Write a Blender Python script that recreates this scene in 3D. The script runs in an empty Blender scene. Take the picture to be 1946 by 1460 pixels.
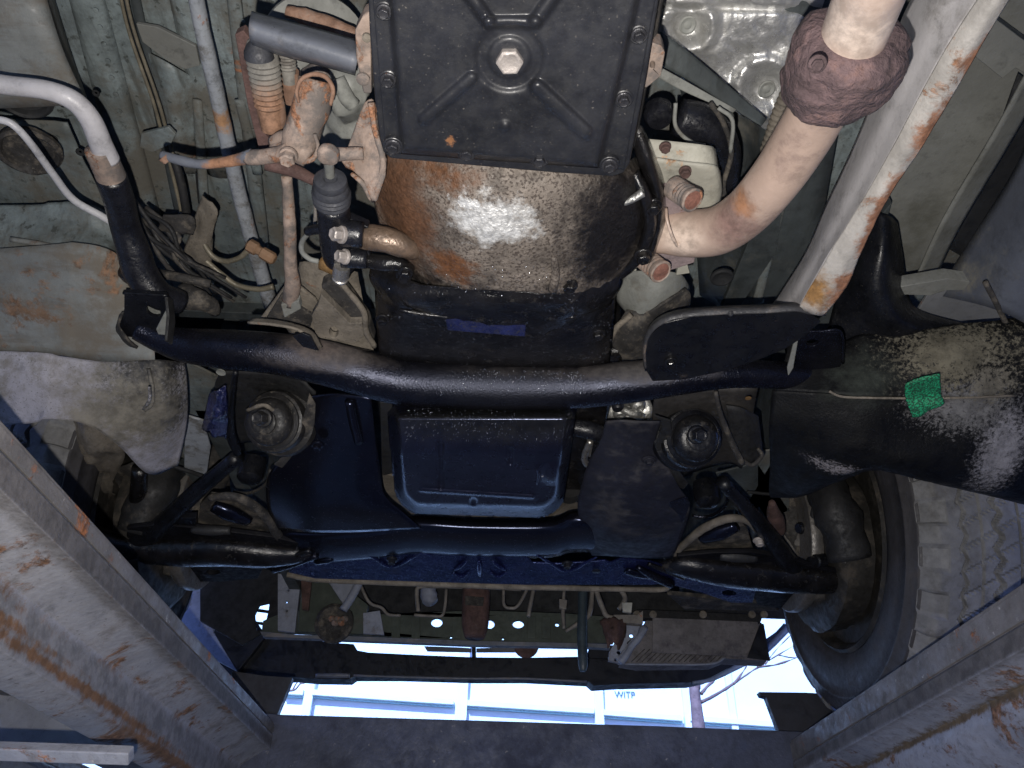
import bpy, bmesh, math, random
from mathutils import Vector, Matrix, noise
from mathutils.geometry import tessellate_polygon
random.seed(7)
scene = bpy.context.scene
C = scene.collection
F = 1470.0; CXP, CYP = 973.0, 730.0; ZC = 1.45
EYE = Vector((0, 0, ZC))

# ------------------------------------------------------------------ camera
yc = Vector(((912-CXP)/F, -(1808-CYP)/F, 1.0)).normalized()      # car's forward axis seen in camera axes (right, up, forward)
a_ = -0.040; b_ = -(yc.x + yc.y*a_)/yc.z
xc = Vector((1, a_, b_)).normalized()
zc = xc.cross(yc)
if zc.z < 0: zc = -zc
RIGHT = Vector((xc.x, yc.x, zc.x)); UP = Vector((xc.y, yc.y, zc.y)); FWD = Vector((xc.z, yc.z, zc.z))
cam_d = bpy.data.cameras.new('camera'); cam = bpy.data.objects.new('camera', cam_d); C.objects.link(cam)
bk = -FWD
cam.matrix_world = Matrix(((RIGHT.x, UP.x, bk.x, 0), (RIGHT.y, UP.y, bk.y, 0), (RIGHT.z, UP.z, bk.z, ZC), (0, 0, 0, 1)))
cam_d.sensor_fit = 'HORIZONTAL'; cam_d.sensor_width = 36; cam_d.lens = 36*F/1946.0
cam_d.clip_start = 0.01; cam_d.clip_end = 400
scene.camera = cam

# ------------------------------------------------------------------ light
SUN_EL, SUN_AZ = math.radians(38), math.radians(200)
w = bpy.data.worlds.new('World'); scene.world = w; w.use_nodes = True
nt = w.node_tree; bgn = nt.nodes['Background']
sk = nt.nodes.new('ShaderNodeTexSky'); sk.sky_type = 'NISHITA'; sk.sun_disc = False
sk.sun_elevation = SUN_EL; sk.sun_rotation = SUN_AZ; sk.ozone_density = 4.0; sk.dust_density = 0.3
tint = nt.nodes.new('ShaderNodeMix'); tint.data_type = 'RGBA'; tint.blend_type = 'MULTIPLY'; tint.inputs[0].default_value = 1      # daylight is blue against the flash white balance
tint.inputs[7].default_value = (.58, .66, 1.30, 1); nt.links.new(sk.outputs['Color'], tint.inputs[6]); nt.links.new(tint.outputs[2], bgn.inputs['Color']); bgn.inputs['Strength'].default_value = 0.15
sd = bpy.data.lights.new('sun', 'SUN'); sd.energy = 5.0; sd.angle = math.radians(0.5); sd.color = (.42, .66, 1)
so = bpy.data.objects.new('sun', sd); C.objects.link(so)
dirv = Vector((math.sin(SUN_AZ)*math.cos(SUN_EL), math.cos(SUN_AZ)*math.cos(SUN_EL), math.sin(SUN_EL)))
so.rotation_euler = dirv.to_track_quat('Z', 'Y').to_euler()
fd = bpy.data.lights.new('phone_flash', 'SPOT'); fd.energy = 26; fd.color = (1, .95, .89); fd.shadow_soft_size = 0.004
fd.spot_size = math.radians(125); fd.spot_blend = 0.9
fo = bpy.data.objects.new('phone_flash', fd); C.objects.link(fo)
fo.location = EYE - UP*0.042 - RIGHT*0.020 + FWD*0.002
fo.rotation_euler = (-(FWD + UP*0.12)).to_track_quat('Z', 'Y').to_euler()
scene.view_settings.view_transform = 'Standard'; scene.view_settings.look = 'None'
scene.view_settings.exposure = 0.8; scene.view_settings.gamma = 1
scene.cycles.max_bounces = 6; scene.cycles.diffuse_bounces = 4; scene.cycles.glossy_bounces = 3

# ------------------------------------------------------------------ geometry helpers
def ray(px, py): return (RIGHT*((px-CXP)/F) - UP*((py-CYP)/F) + FWD)
def P(px, py, h): d = ray(px, py); return EYE + d*(h/d.z)          # a point at height h above the camera
def PY(px, py, y): d = ray(px, py); return EYE + d*(y/d.y)         # a point on the plane y = const
def PX(px, py, x): d = ray(px, py); return EYE + d*(x/d.x)
def dep(p): return (p-EYE).dot(FWD)
def m_of(px_len, p): return px_len*dep(p)/F
def plane3(a, b, c):
    A, B, D = P(*a), P(*b), P(*c); n = (B-A).cross(D-A).normalized()
    if n.dot(A-EYE) < 0: n = -n
    return A, n
def on_plane(px, py, pl):
    d = ray(px, py); A, n = pl; return EYE + d*((A-EYE).dot(n)/d.dot(n))
def catmull(pts, k):
    if len(pts) < 3: 
        return [pts[0].lerp(pts[1], i/k) for i in range(k+1)] if len(pts) == 2 else pts
    out = []; n = len(pts)
    for i in range(n-1):
        p0 = pts[i-1] if i else pts[0]*2-pts[1]; p1 = pts[i]; p2 = pts[i+1]; p3 = pts[i+2] if i+2 < n else pts[-1]*2-pts[-2]
        for j in range(k):
            t = j/k
            out.append(0.5*((2*p1)+(-p0+p2)*t+(2*p0-5*p1+4*p2-p3)*t*t+(-p0+3*p1-3*p2+p3)*t*t*t))
    out.append(pts[-1]); return out

class Thing:
    def __init__(s, name, label, cat, at, group=None):
        s.e = bpy.data.objects.new(name, None); C.objects.link(s.e); s.e.empty_display_size = .02
        s.e.location = at; s.e['label'] = label; s.e['category'] = cat
        if group: s.e['group'] = group
def tag(o, label, cat, group=None):
    o['label'] = label; o['category'] = cat
    if group: o['group'] = group
    return o
def obj(name, verts, faces, mat, parent=None, smooth=False, bevel=0, solid=0, kind=None, label=None, seg=2):
    """links the verts (world coordinates) as ONE mesh object under parent"""
    if isinstance(parent, Thing): parent = parent.e
    if parent is None:
        org = sum(verts, Vector())/len(verts)
    elif parent.type == 'EMPTY': org = parent.location.copy()
    else: org = parent['_org'] if False else ORG[parent.name]
    me = bpy.data.meshes.new(name)
    me.from_pydata([tuple(v-org) for v in verts], [], faces)
    bm = bmesh.new(); bm.from_mesh(me); bmesh.ops.recalc_face_normals(bm, faces=bm.faces)
    bm.to_mesh(me); bm.free()
    me.materials.append(mat)
    if smooth:
        me.shade_smooth()
    o = bpy.data.objects.new(name, me); C.objects.link(o)
    ORG[o.name] = org
    if parent is None: o.location = org
    else: o.parent = parent
    if solid:
        md = o.modifiers.new('thick', 'SOLIDIFY'); md.thickness = solid; md.offset = 0
    if bevel:
        md = o.modifiers.new('edge', 'BEVEL'); md.width = bevel; md.segments = seg; md.limit_method = 'ANGLE'; md.angle_limit = math.radians(35)
        me.shade_smooth()
        try: 
            for p in me.polygons: p.use_smooth = True
            md.harden_normals = True
        except Exception: pass
    if kind: o['kind'] = kind
    if label: o['label'] = label
    return o
ORG = {}

def plate_geo(poly, pl, th, holes=()):
    if not isinstance(pl, tuple): pl = (EYE+Vector((0, 0, pl)), Vector((0, 0, 1)))
    A, n = pl
    loops = [[on_plane(x, y, pl) for x, y in poly]] + [[on_plane(x, y, pl) for x, y in hl] for hl in holes]
    flat = [p for l in loops for p in l]; N = len(flat)
    tris = [t for t in tessellate_polygon(loops)]
    V = flat + [p+n*th for p in flat]
    Fc = [tuple(t) for t in tris] + [tuple(i+N for i in reversed(t)) for t in tris]
    s = 0
    for l in loops:
        k = len(l)
        for i in range(k):
            a, b = s+i, s+(i+1) % k
            Fc.append((a, b, b+N, a+N))
        s += k
    return V, Fc
def plate(name, poly, pl, mat, parent=None, th=.004, holes=(), bevel=.0012, **k):
    V, Fc = plate_geo(poly, pl, th, holes)
    return obj(name, V, Fc, mat, parent, bevel=bevel, **k)
def oval(cx, cy, rx, ry=None, n=14, rot=0):
    ry = ry or rx; c, s = math.cos(rot), math.sin(rot)
    return [(cx+rx*math.cos(t)*c-ry*math.sin(t)*s, cy+rx*math.cos(t)*s+ry*math.sin(t)*c) for t in (2*math.pi*i/n for i in range(n))]
def tube_geo(pts, rad, n=14, sq=1.0, ribs=0, nz=None, cap=True):
    V = []; Fc = []; m = len(pts); up = Vector((0, 0, 1)); prev = None
    for i, p in enumerate(pts):
        t = (pts[min(i+1, m-1)]-pts[max(i-1, 0)]).normalized()
        if prev is None:
            a = up if abs(t.dot(up)) < .95 else Vector((1, 0, 0)); u = (a - t*a.dot(t)).normalized()
        else: u = (prev - t*prev.dot(t)).normalized()
        prev = u; v = t.cross(u); r = rad[i]
        if ribs: r *= 1 + .09*math.sin(i*2*math.pi/ribs)
        for j in range(n):
            th = 2*math.pi*j/n; q = p + (u*math.cos(th)*sq + v*math.sin(th))*r
            if nz: q += (u*math.cos(th)+v*math.sin(th))*noise.fractal(q*nz[1], 1, 2, 4)*nz[0]
            V.append(q)
    for i in range(m-1):
        for j in range(n):
            Fc.append((i*n+j, i*n+(j+1) % n, (i+1)*n+(j+1) % n, (i+1)*n+j))
    if cap: Fc.append(tuple(range(n-1, -1, -1))); Fc.append(tuple((m-1)*n+j for j in range(n)))
    return V, Fc
def tube(name, spec, mat, parent=None, n=14, k=6, smooth=True, sq=1.0, ribs=0, nz=None, **kw):
    """spec: (px, py, h, radius in px) along the centre line"""
    sp = [P(a, b, c) for a, b, c, r in spec]; rr = [m_of(r, p) for p, (a, b, c, r) in zip(sp, spec)]
    pts = catmull(sp, k); rad = [v.x for v in catmull([Vector((r, 0, 0)) for r in rr], k)]
    V, Fc = tube_geo(pts, rad, n, sq, ribs, nz)
    return obj(name, V, Fc, mat, parent, smooth=smooth, **kw)
def straight(name, a, b, r, mat, parent=None, n=12, **kw):
    V, Fc = tube_geo([a, b], [r, r], n); o = obj(name, V, Fc, mat, parent, bevel=min(r*.2, .002), **kw); return o
def lathe(name, c, ax, prof, mat, parent=None, n=28, smooth=True, nz=None, scale=None, **kw):
    """c world point, ax axis (towards the viewer's side), prof [(radius, along)] in px at c's depth (or metres with scale=1)"""
    s = scale if scale else dep(c)/F
    ax = ax.normalized(); a = Vector((0, 0, 1)) if abs(ax.z) < .9 else Vector((1, 0, 0))
    u = (a-ax*a.dot(ax)).normalized(); v = ax.cross(u); V = []; Fc = []; m = len(prof)
    for r, t in prof:
        for j in range(n):
            th = 2*math.pi*j/n; q = c + ax*t*s + (u*math.cos(th)+v*math.sin(th))*max(r, .01)*s
            if nz: q += (q-c).normalized()*noise.fractal(q*nz[1], 1, 2, 4)*nz[0]
            V.append(q)
    for i in range(m-1):
        for j in range(n): Fc.append((i*n+j, i*n+(j+1) % n, (i+1)*n+(j+1) % n, (i+1)*n+j))
    Fc.append(tuple(range(n-1, -1, -1))); Fc.append(tuple((m-1)*n+j for j in range(n)))
    o = obj(name, V, Fc, mat, parent, **kw)
    if smooth:
        o.data.shade_smooth(); 
        try: o.data.set_sharp_from_angle(angle=math.radians(38))
        except Exception: pass
    return o
DOWN = Vector((0, 0, -1))
def bolt(px, py, h, r, mat, parent=None, ax=None, name='bolt', fl=1.35, ht=.9, n=6):
    c = P(px, py, h); ax = (ax or DOWN).normalized(); s = dep(c)/F*r
    a = Vector((0, 0, 1)) if abs(ax.z) < .9 else Vector((1, 0, 0)); u = (a-ax*a.dot(ax)).normalized(); v = ax.cross(u)
    V = []; Fc = []
    def ring(rad, t, k, ph=0):
        st = len(V)
        for j in range(k):
            th = 2*math.pi*j/k+ph; V.append(c+ax*t*s+(u*math.cos(th)+v*math.sin(th))*rad*s)
        return st
    def join(a, b, k):
        for j in range(k): Fc.append((a+j, a+(j+1) % k, b+(j+1) % k, b+j))
    r0 = ring(fl, -.3, 18); r1 = ring(fl, .12, 18); r2 = ring(fl*.86, .25, 18); join(r0, r1, 18); join(r1, r2, 18)
    Fc.append(tuple(range(r2, r2+18))); Fc.append(tuple(range(r0+17, r0-1, -1)))
    ph = random.random()
    h0 = ring(.92, .2, n, ph); h1 = ring(.92, .25+ht*.8, n, ph); h2 = ring(.74, .25+ht, n, ph); h3 = ring(.5, .22+ht*.92, n, ph)
    join(h0, h1, n); join(h1, h2, n); join(h2, h3, n); Fc.append(tuple(range(h3, h3+n)))
    return obj(name, V, Fc, mat, parent, bevel=s*.07)
def loft(name, rows, mat, parent=None, k=6, th=.003, nz=None, smooth=True, raw=False, **kw):
    """rows: lists of (px, py, h) with equal count; a smooth sheet through them"""
    R = [catmull([p if raw else P(*p) for p in r], k) for r in rows]
    cols = [catmull([R[i][j] for i in range(len(R))], k) for j in range(len(R[0]))]
    nu = len(cols); nv = len(cols[0]); V = []
    for c in cols:
        for q in c:
            if nz: q = q + Vector((0, 0, 1))*noise.fractal(q*nz[1], 1, 2, 4)*nz[0] + (q-EYE).normalized()*noise.noise(q*nz[1]*.4)*nz[0]*.5
            V.append(q)
    Fc = [(i*nv+j, i*nv+j+1, (i+1)*nv+j+1, (i+1)*nv+j) for i in range(nu-1) for j in range(nv-1)]
    return obj(name, V, Fc, mat, parent, smooth=smooth, solid=th, **kw)
def field(name, quad, fn, mat, parent=None, nx=60, ny=60, th=.003, kind=None, mask=None, **kw):
    bad = set()
    """a pressed sheet: quad of 4 px corners (tl, tr, br, bl), fn(px, py) = height of the sheet there"""
    V = []; idx = {}; Fc = []
    for i in range(nx+1):
        for j in range(ny+1):
            u, v = i/nx, j/ny
            x = (quad[0][0]*(1-u)+quad[1][0]*u)*(1-v)+(quad[3][0]*(1-u)+quad[2][0]*u)*v
            y = (quad[0][1]*(1-u)+quad[1][1]*u)*(1-v)+(quad[3][1]*(1-u)+quad[2][1]*u)*v
            idx[i, j] = len(V); V.append(P(x, y, fn(x, y)))
            if mask and not mask(x, y): bad.add((i, j))
    for i in range(nx):
        for j in range(ny):
            if not bad or not all(q in bad for q in ((i, j), (i+1, j), (i+1, j+1), (i, j+1))): Fc.append((idx[i, j], idx[i+1, j], idx[i+1, j+1], idx[i, j+1]))
    return obj(name, V, Fc, mat, parent, smooth=True, solid=th, kind=kind, **kw)
def box(name, a, b, mat, parent=None, bevel=.002, **kw):
    V = [Vector((x, y, z)) for x in (a[0], b[0]) for y in (a[1], b[1]) for z in (a[2], b[2])]
    Fc = [(0, 1, 3, 2), (4, 6, 7, 5), (0, 4, 5, 1), (2, 3, 7, 6), (0, 2, 6, 4), (1, 5, 7, 3)]
    return obj(name, V, Fc, mat, parent, bevel=bevel, **kw)
def prism_y(name, prof, y0, y1, mat, parent=None, th=.006, **kw):
    """an open profile of (x, h) extruded along the car's length"""
    ys = [y0+(y1-y0)*i/12 for i in range(13)]
    V = [Vector((x, y, ZC+h)) for y in ys for x, h in prof]; n = len(prof)
    Fc = [(i*n+j, i*n+j+1, (i+1)*n+j+1, (i+1)*n+j) for i in range(12) for j in range(n-1)]
    return obj(name, V, Fc, mat, parent, solid=th, bevel=.0015, **kw)
def segd(x, y, x0, y0, x1, y1):
    dx, dy = x1-x0, y1-y0; t = max(0, min(1, ((x-x0)*dx+(y-y0)*dy)/(dx*dx+dy*dy)))
    return math.hypot(x-x0-t*dx, y-y0-t*dy)
def sm(a, b, x): t = max(0, min(1, (x-a)/(b-a))); return t*t*(3-2*t)

# ------------------------------------------------------------------ materials
RUST = (.23, .085, .032); DUST = (.17, .145, .115); BLK = (.006, .0065, .009)
def mat(name, base, rough=.55, metal=0.0, var=.35, vs=9, dirt=None, rust=0, rs=14, speck=None, bump=.25, bs=160, big=.15, blobs=(), streak=None, rcol=RUST, coat=0, spec=.5, rv=.18, drops=None, tint=None, grime=.55):
    m = bpy.data.materials.new(name); m.use_nodes = True; t = m.node_tree; N = t.nodes; L = t.links
    bs_ = N['Principled BSDF']; geo = N.new('ShaderNodeNewGeometry'); pos = geo.outputs['Position']
    def nz(scale, detail=5, rough_=.6, vec=None, dist=0):
        n = N.new('ShaderNodeTexNoise'); n.inputs['Scale'].default_value = scale; n.inputs['Detail'].default_value = detail
        n.inputs['Roughness'].default_value = rough_; n.inputs['Distortion'].default_value = dist; L.new(vec or pos, n.inputs['Vector']); return n.outputs['Fac']
    def rng(f, a, b, c=0.0, d=1.0, smooth=True):
        r = N.new('ShaderNodeMapRange'); r.interpolation_type = 'SMOOTHSTEP' if smooth else 'LINEAR'
        for k_, v_ in zip(('From Min', 'From Max', 'To Min', 'To Max'), (a, b, c, d)): r.inputs[k_].default_value = v_
        L.new(f, r.inputs['Value']); return r.outputs['Result']
    def mix(f, a, b):
        x = N.new('ShaderNodeMix'); x.data_type = 'RGBA'
        (L.new(f, x.inputs[0]) if not isinstance(f, float) else setattr(x.inputs[0], 'default_value', f))
        for s_, v_ in ((x.inputs[6], a), (x.inputs[7], b)):
            if isinstance(v_, tuple): s_.default_value = (*v_, 1)
            else: L.new(v_, s_)
        return x.outputs[2]
    def fmix(f, a, b):
        x = N.new('ShaderNodeMix'); x.data_type = 'FLOAT'; L.new(f, x.inputs[0])
        for s_, v_ in ((x.inputs[2], a), (x.inputs[3], b)):
            if isinstance(v_, (int, float)): s_.default_value = v_
            else: L.new(v_, s_)
        return x.outputs[0]
    def math_(op, a, b):
        x = N.new('ShaderNodeMath'); x.operation = op
        for s_, v_ in ((x.inputs[0], a), (x.inputs[1], b)):
            if isinstance(v_, (int, float)): s_.default_value = v_
            else: L.new(v_, s_)
        return x.outputs[0]
    n1 = nz(vs, 7, .65); n2 = nz(vs*5.3, 6, .7); n3 = nz(bs, 3, .6)
    col = mix(rng(n1, .3, .7), tuple(c*(1-var) for c in base), tuple(min(1, c*(1+var)) for c in base))
    col = mix(rng(n2, .42, .75, 0, .5), col, tuple(c*(1-var*1.3) if var < .75 else c*.2 for c in base))
    if grime: col = mix(rng(nz(34, 9, .78), .50, .68, 0, grime), col, tuple(c*.28+.004 for c in base))
    ro = rng(n2, .3, .7, max(.03, rough-rv), min(1, rough+rv))
    met = None
    hs = [math_('MULTIPLY', n3, bump*100/bs), math_('MULTIPLY', n1, big*3)]
    if drops:                                    # beads of oil standing on the surface
        vo = N.new('ShaderNodeTexVoronoi'); vo.inputs['Scale'].default_value = drops[0]; L.new(pos, vo.inputs['Vector'])
        dd = math_('MULTIPLY', rng(vo.outputs['Distance'], 0.0, .42, 1, 0), rng(nz(drops[0]*.12, 3, .6), drops[2] if len(drops) > 2 else .48, .62)); hs.append(math_('MULTIPLY', dd, drops[1]))
    if streak:                                   # wiped or run marks along the length of the car
        mp = N.new('ShaderNodeMapping'); mp.inputs['Scale'].default_value = streak[2]; L.new(pos, mp.inputs['Vector'])
        sn = nz(1.0, 5, .6, mp.outputs[0]); s0 = streak[3] if len(streak) > 3 else .5; col = mix(rng(sn, s0, s0+.2, 0, streak[1]), col, streak[0])
    if dirt:
        c_, am, sc = dirt; d1 = nz(sc, 8, .72); th_ = .76-am*.45
        f = rng(d1, th_-.07, th_+.12, 0, .92); col = mix(f, col, tuple(c_)); ro = fmix(f, ro, .9)
    if rust:
        r1 = nz(rs, 9, .72, None, .4); th_ = .74-rust*.45; f = rng(r1, th_-.03, th_+.05)
        rc = mix(rng(nz(rs*9, 5, .7), .35, .65), tuple(c*.5 for c in rcol), tuple(min(1, c*1.7) for c in rcol))
        col = mix(f, col, rc); ro = fmix(f, ro, .92); hs.append(math_('MULTIPLY', f, .25*bump+.03))
    if speck:
        c_, am, sc = speck; f = rng(nz(sc, 4, .6), .66-am*.3, .76-am*.3, 0, .85); col = mix(f, col, tuple(c_)); ro = fmix(f, ro, .8)
    metv = None
    for bl in blobs:
        if isinstance(bl[0], Vector): bl = (None, bl[0], None, bl[1])+tuple(bl[2:])
        px, py, h, rp, c_ = bl[:5]; feather = bl[5] if len(bl) > 5 else .3; na = bl[6] if len(bl) > 6 else .5
        st = bl[7] if len(bl) > 7 else (1, 1, 1); br = bl[8] if len(bl) > 8 else None; bms = bl[9] if len(bl) > 9 else None; nsc = bl[10] if len(bl) > 10 else 24
        p, r = (py, rp) if px is None else (P(px, py, h), m_of(rp, P(px, py, h)))
        sb = N.new('ShaderNodeVectorMath'); sb.operation = 'SUBTRACT'; L.new(pos, sb.inputs[0]); sb.inputs[1].default_value = p
        ml = N.new('ShaderNodeVectorMath'); ml.operation = 'MULTIPLY'; L.new(sb.outputs[0], ml.inputs[0]); ml.inputs[1].default_value = tuple(s_/r for s_ in st)
        ln = N.new('ShaderNodeVectorMath'); ln.operation = 'LENGTH'; L.new(ml.outputs[0], ln.inputs[0])
        nn = math_('MULTIPLY', math_('SUBTRACT', nz(nsc, 8, .75), .5), na*3)
        d = math_('ADD', ln.outputs['Value'], nn); f = rng(d, 1-feather, 1+feather, 1, 0)
        cc = mix(rng(n2, .35, .65), tuple(c*.7 for c in c_), tuple(min(1, c*1.25) for c in c_))
        col = mix(f, col, cc)
        if br is not None: ro = fmix(f, ro, br)
        if bms is not None:
            metv = fmix(f, metv if metv is not None else metal, bms)
    L.new(col, bs_.inputs['Base Color']); L.new(ro, bs_.inputs['Roughness'])
    if metv is not None: L.new(metv, bs_.inputs['Metallic'])
    else: bs_.inputs['Metallic'].default_value = metal
    bs_.inputs['Specular IOR Level'].default_value = spec
    if tint: bs_.inputs['Specular Tint'].default_value = (*tint, 1)  # puts the blue of reflected daylight into the specular colour
    if coat: bs_.inputs['Coat Weight'].default_value = coat; bs_.inputs['Coat Roughness'].default_value = .15
    hsum = hs[0]
    for x in hs[1:]: hsum = math_('ADD', hsum, x)
    b = N.new('ShaderNodeBump'); b.inputs['Strength'].default_value = 1.0; b.inputs['Distance'].default_value = .003
    L.new(hsum, b.inputs['Height']); L.new(b.outputs[0], bs_.inputs['Normal'])
    return m
M = {}
M['floor'] = mat('floor_paint', (.165, .195, .20), .5, var=.5, vs=7, dirt=((.10, .092, .075), .6, 6), rust=.16, rs=7, speck=((.04, .045, .04), .25, 80), bump=.4, big=.35, streak=((.06, .062, .055), .75, (70, 5, 30)))
M['floor_dark'] = mat('floor_dark', (.048, .056, .058), .6, var=.35, vs=8, dirt=((.1, .095, .08), .35, 9), bump=.15, big=.25, streak=((.02, .022, .02), .6, (50, 6, 20)))
M['olive'] = mat('olive_panel', (.175, .178, .165), .6, var=.18, vs=5, dirt=((.09, .09, .075), .4, 4), rust=.05, bump=.12, big=.3)
M['bay'] = mat('engine_bay', (.012, .013, .015), .8, var=.5, vs=9, bump=.2)
M['pipe_grey'] = mat('grey_pipe', (.29, .31, .34), .5, var=.2, vs=12, rust=.2, rs=18, bump=.3, dirt=((.10, .095, .085), .5, 24), blobs=[(421, 225, .86, 22, (.30, .17, .09), .5, 1.2, (1, 1, 1), .9, None, 60)], grime=.8)
M['rusty_grey'] = mat('rusty_grey', (.165, .175, .172), .6, var=.25, vs=7, rust=.36, rs=8, bump=.25, dirt=((.12, .105, .085), .6, 10), streak=((.085, .07, .055), .7, (7, 60, 60)), rcol=(.13, .075, .045), blobs=[(165, 642, .63, 26, (.13, .08, .05), .6, 2.2, (.6, 1.2, 1), .9, None, 55), (60, 612, .65, 26, (.13, .08, .05), .6, 2.2, (.5, 1.4, 1), .9, None, 55), (120, 490, .73, 22, (.12, .08, .05), .6, 2.0, (.5, 2, 1), .9, None, 55), (20, 60, .8, 16, (.35, .17, .06), .5, 1), (180, 645, .62, 12, (.22, .18, .1), .3, .8)])
M['liner'] = mat('liner_plastic', (.27, .265, .30), .62, var=.2, vs=9, dirt=((.14, .13, .115), .55, 14), speck=((.08, .08, .08), .25, 420), bump=.35, bs=260,
   blobs=[(270, 730, .613, 62, (.035, .035, .037), .45, 1.3, (1, 1, 1), None, None, 220), (310, 672, .65, 75, (.012, .012, .014), .35, 1.2, (1, 1, 1), None, None, 220), (335, 800, .60, 60, (.04, .04, .04), .45, 1.3, (1, 1, 1), None, None, 220), (250, 800, .585, 90, (.13, .12, .10), .7, 1.2, (1, 1, 1), None, None, 60)])
M['black'] = mat('black_undercoat', BLK, .36, var=.6, vs=20, speck=((.05, .045, .04), .12, 400), bump=.5, bs=420, big=.06, rv=.14, spec=.35)
M['black_matt'] = mat('black_matt', (.011, .011, .012), .7, var=.5, vs=20, dirt=((.06, .052, .043), .3, 30), bump=.5, bs=300)
M['oily'] = mat('oily_black', (.008, .0075, .008), .2,  var=.6, vs=30, dirt=((.045, .04, .035), .3, 50), bump=.7, bs=520, big=.3, rv=.06)
M['rubber'] = mat('rubber', (.018, .018, .019), .62, var=.35, vs=30, dirt=((.07, .06, .05), .3, 40), bump=.3)
M['steel'] = mat('steel', (.42, .40, .37), .38, .85, var=.25, vs=60, rust=.12, rs=60, bump=.2, bs=300)
M['silver'] = mat('cast_alloy', (.45, .45, .43), .4, .8, var=.35, vs=50, dirt=((.06, .055, .05), .4, 40), bump=.6, bs=120, big=.3)
M['rust'] = mat('rust', (.21, .12, .08), .85, var=.45, vs=25, bump=.6, bs=220, dirt=((.22, .17, .14), .42, 25))
M['rust_dark'] = mat('rust_dark', (.085, .048, .042), .9, var=.45, vs=30, bump=.7, bs=260)
M['rust_pale'] = mat('rust_pale', (.29, .22, .18), .75, var=.3, vs=22, rust=.4, rs=30, bump=.4, bs=200, dirt=((.10, .09, .085), .6, 20), rcol=(.21, .10, .055))
M['dusty'] = mat('dusty', (.150, .130, .105), .85, var=.35, vs=25, bump=.7, bs=260, big=.3, speck=((.05, .045, .04), .2, 200), rust=.12)
M['dusty_black'] = mat('dusty_black', (.028, .026, .025), .8, var=.5, vs=25, bump=.45, bs=260, dirt=((.13, .112, .09), .48, 34), speck=((.10, .09, .075), .2, 260))
M['rod'] = mat('rod_paint', (.13, .14, .165), .5, var=.25, vs=20, bump=.15, rust=.12, rs=30, blobs=[(430, 312, .65, 42, (.27, .14, .08), .5, 1.2, (1, 1, 1), .9, None, 50)])
M['grey_cast'] = mat('grey_cast', (.20, .205, .19), .7, var=.2, vs=15, bump=.3, dirt=((.12, .11, .09), .35, 20))
pcol = (.42, .31, .25)
M['exhaust'] = mat('exhaust_pipe', pcol, .5, grime=.3, var=.12, vs=14, rust=.1, rs=14, rcol=(.32, .17, .10), dirt=((.22, .155, .13), .44, 18), bump=.12, bs=200, big=.1,
   blobs=[(1395, 425, .62, 42, (.21, .13, .11), .7, .9), (1420, 380, .62, 26, (.3, .15, .08), .6, 1.0), (1545, 220, .6, 16, (.2, .16, .14), .5, .6), (1640, 20, .56, 75, (.50, .42, .36), .7, .5), (1290, 460, .64, 40, (.5, .40, .33), .6, .4)])
M['collar'] = mat('collar_rust', (.095, .063, .065), .97, var=.5, vs=22, bump=1.8, bs=170, big=.8, dirt=((.17, .10, .085), .38, 22), rust=.18, rs=18, rcol=(.16, .055, .035))
M['foil'] = mat('heat_foil', (.55, .55, .54), .40, .7, grime=.25, var=.12, vs=20, bump=.25, bs=50, big=.5, dirt=((.35, .34, .31), .45, 12), rust=.04)
M['pan'] = mat('pan_paint', (.017, .0178, .0215), .45, var=.35, vs=11, speck=((.10, .09, .08), .09, 330), bump=.16, bs=300, big=.08, rust=.0,
   blobs=[(856, 268, .59, 8, (.16, .07, .028), .3, 1.4, (1, 1, 1), .9, None, 90), (716, 110, .61, 9, (.2, .09, .035), .4, 1.4, (1, 1, 1), .9, None, 90), (730, 195, .61, 7, (.2, .09, .035), .4, 1.4, (1, 1, 1), .9, None, 90)])
M['plug'] = mat('drain_plug', (.36, .325, .30), .5, .3, var=.25, vs=60, rust=.15, rs=60, bump=.3)
M['bell'] = mat('bell_housing', (.165, .14, .118), .66, .05, var=.35, vs=30, bump=1.2, bs=260, big=.4, spec=.4, speck=((.04, .030, .025), .55, 330),
   blobs=[(905, 620, .6, 175, (.012, .011, .012), .35, .8, (.55, 1.7, 1), .26, 0, 30), (1210, 430, .62, 140, (.011, .010, .010), .45, .7, (1, .8, 1), .3, 0, 26),
          (735, 400, .63, 95, (.092, .048, .028), .6, .6, (1, .7, 1), .5, 0, 40), (715, 330, .62, 70, (.10, .05, .028), .5, .8, (1, 1, 1), .5, 0, 30), (775, 445, .6, 50, (.115, .056, .03), .45, .9, (1, .8, 1), .42, 0, 34), (860, 505, .6, 38, (.13, .058, .026), .5, 1.1, (.8, 1, 1), .5, 0, 50), (828, 340, .6, 50, (.10, .045, .02), .6, 1.1, (.8, 1.2, 1), .5, 0, 40),
          (778, 410, .6, 20, (.42, .40, .34), .25, 1.1, (1.5, .6, 1), .6, 0, 40), (800, 432, .6, 15, (.42, .40, .34), .25, 1.1, (.6, 1.5, 1), .6, 0, 40),
          (935, 424, .588, 46, (.56, .56, .55), .4, 1.1, (.65, .95, 1), .42, .35, 50), (885, 392, .59, 18, (.62, .62, .61), .3, 1.5, (.5, 1.6, 1), .36, .4, 60)])
M['tube'] = mat('crossmember_paint', (.004, .004, .006), .25, spec=.5, tint=(.7, .75, 1),  var=.5, vs=20, bump=1.0, bs=420, big=.05, rv=.06,
   blobs=[(960, 722, .60, 95, (.008, .008, .009), .7, .3, (.6, 1, 1), .46, None, 60), (920, 676, .64, 330, (.085, .072, .062), .3, .22, (.9, 11, 3), .8, None, 30), (630, 640, .65, 66, (.09, .07, .058), .4, .4, (1, 2.6, 1), .8, None, 30), (1160, 684, .64, 110, (.06, .055, .05), .5, .3, (1, 4, 2), .8, None, 30)])
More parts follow.
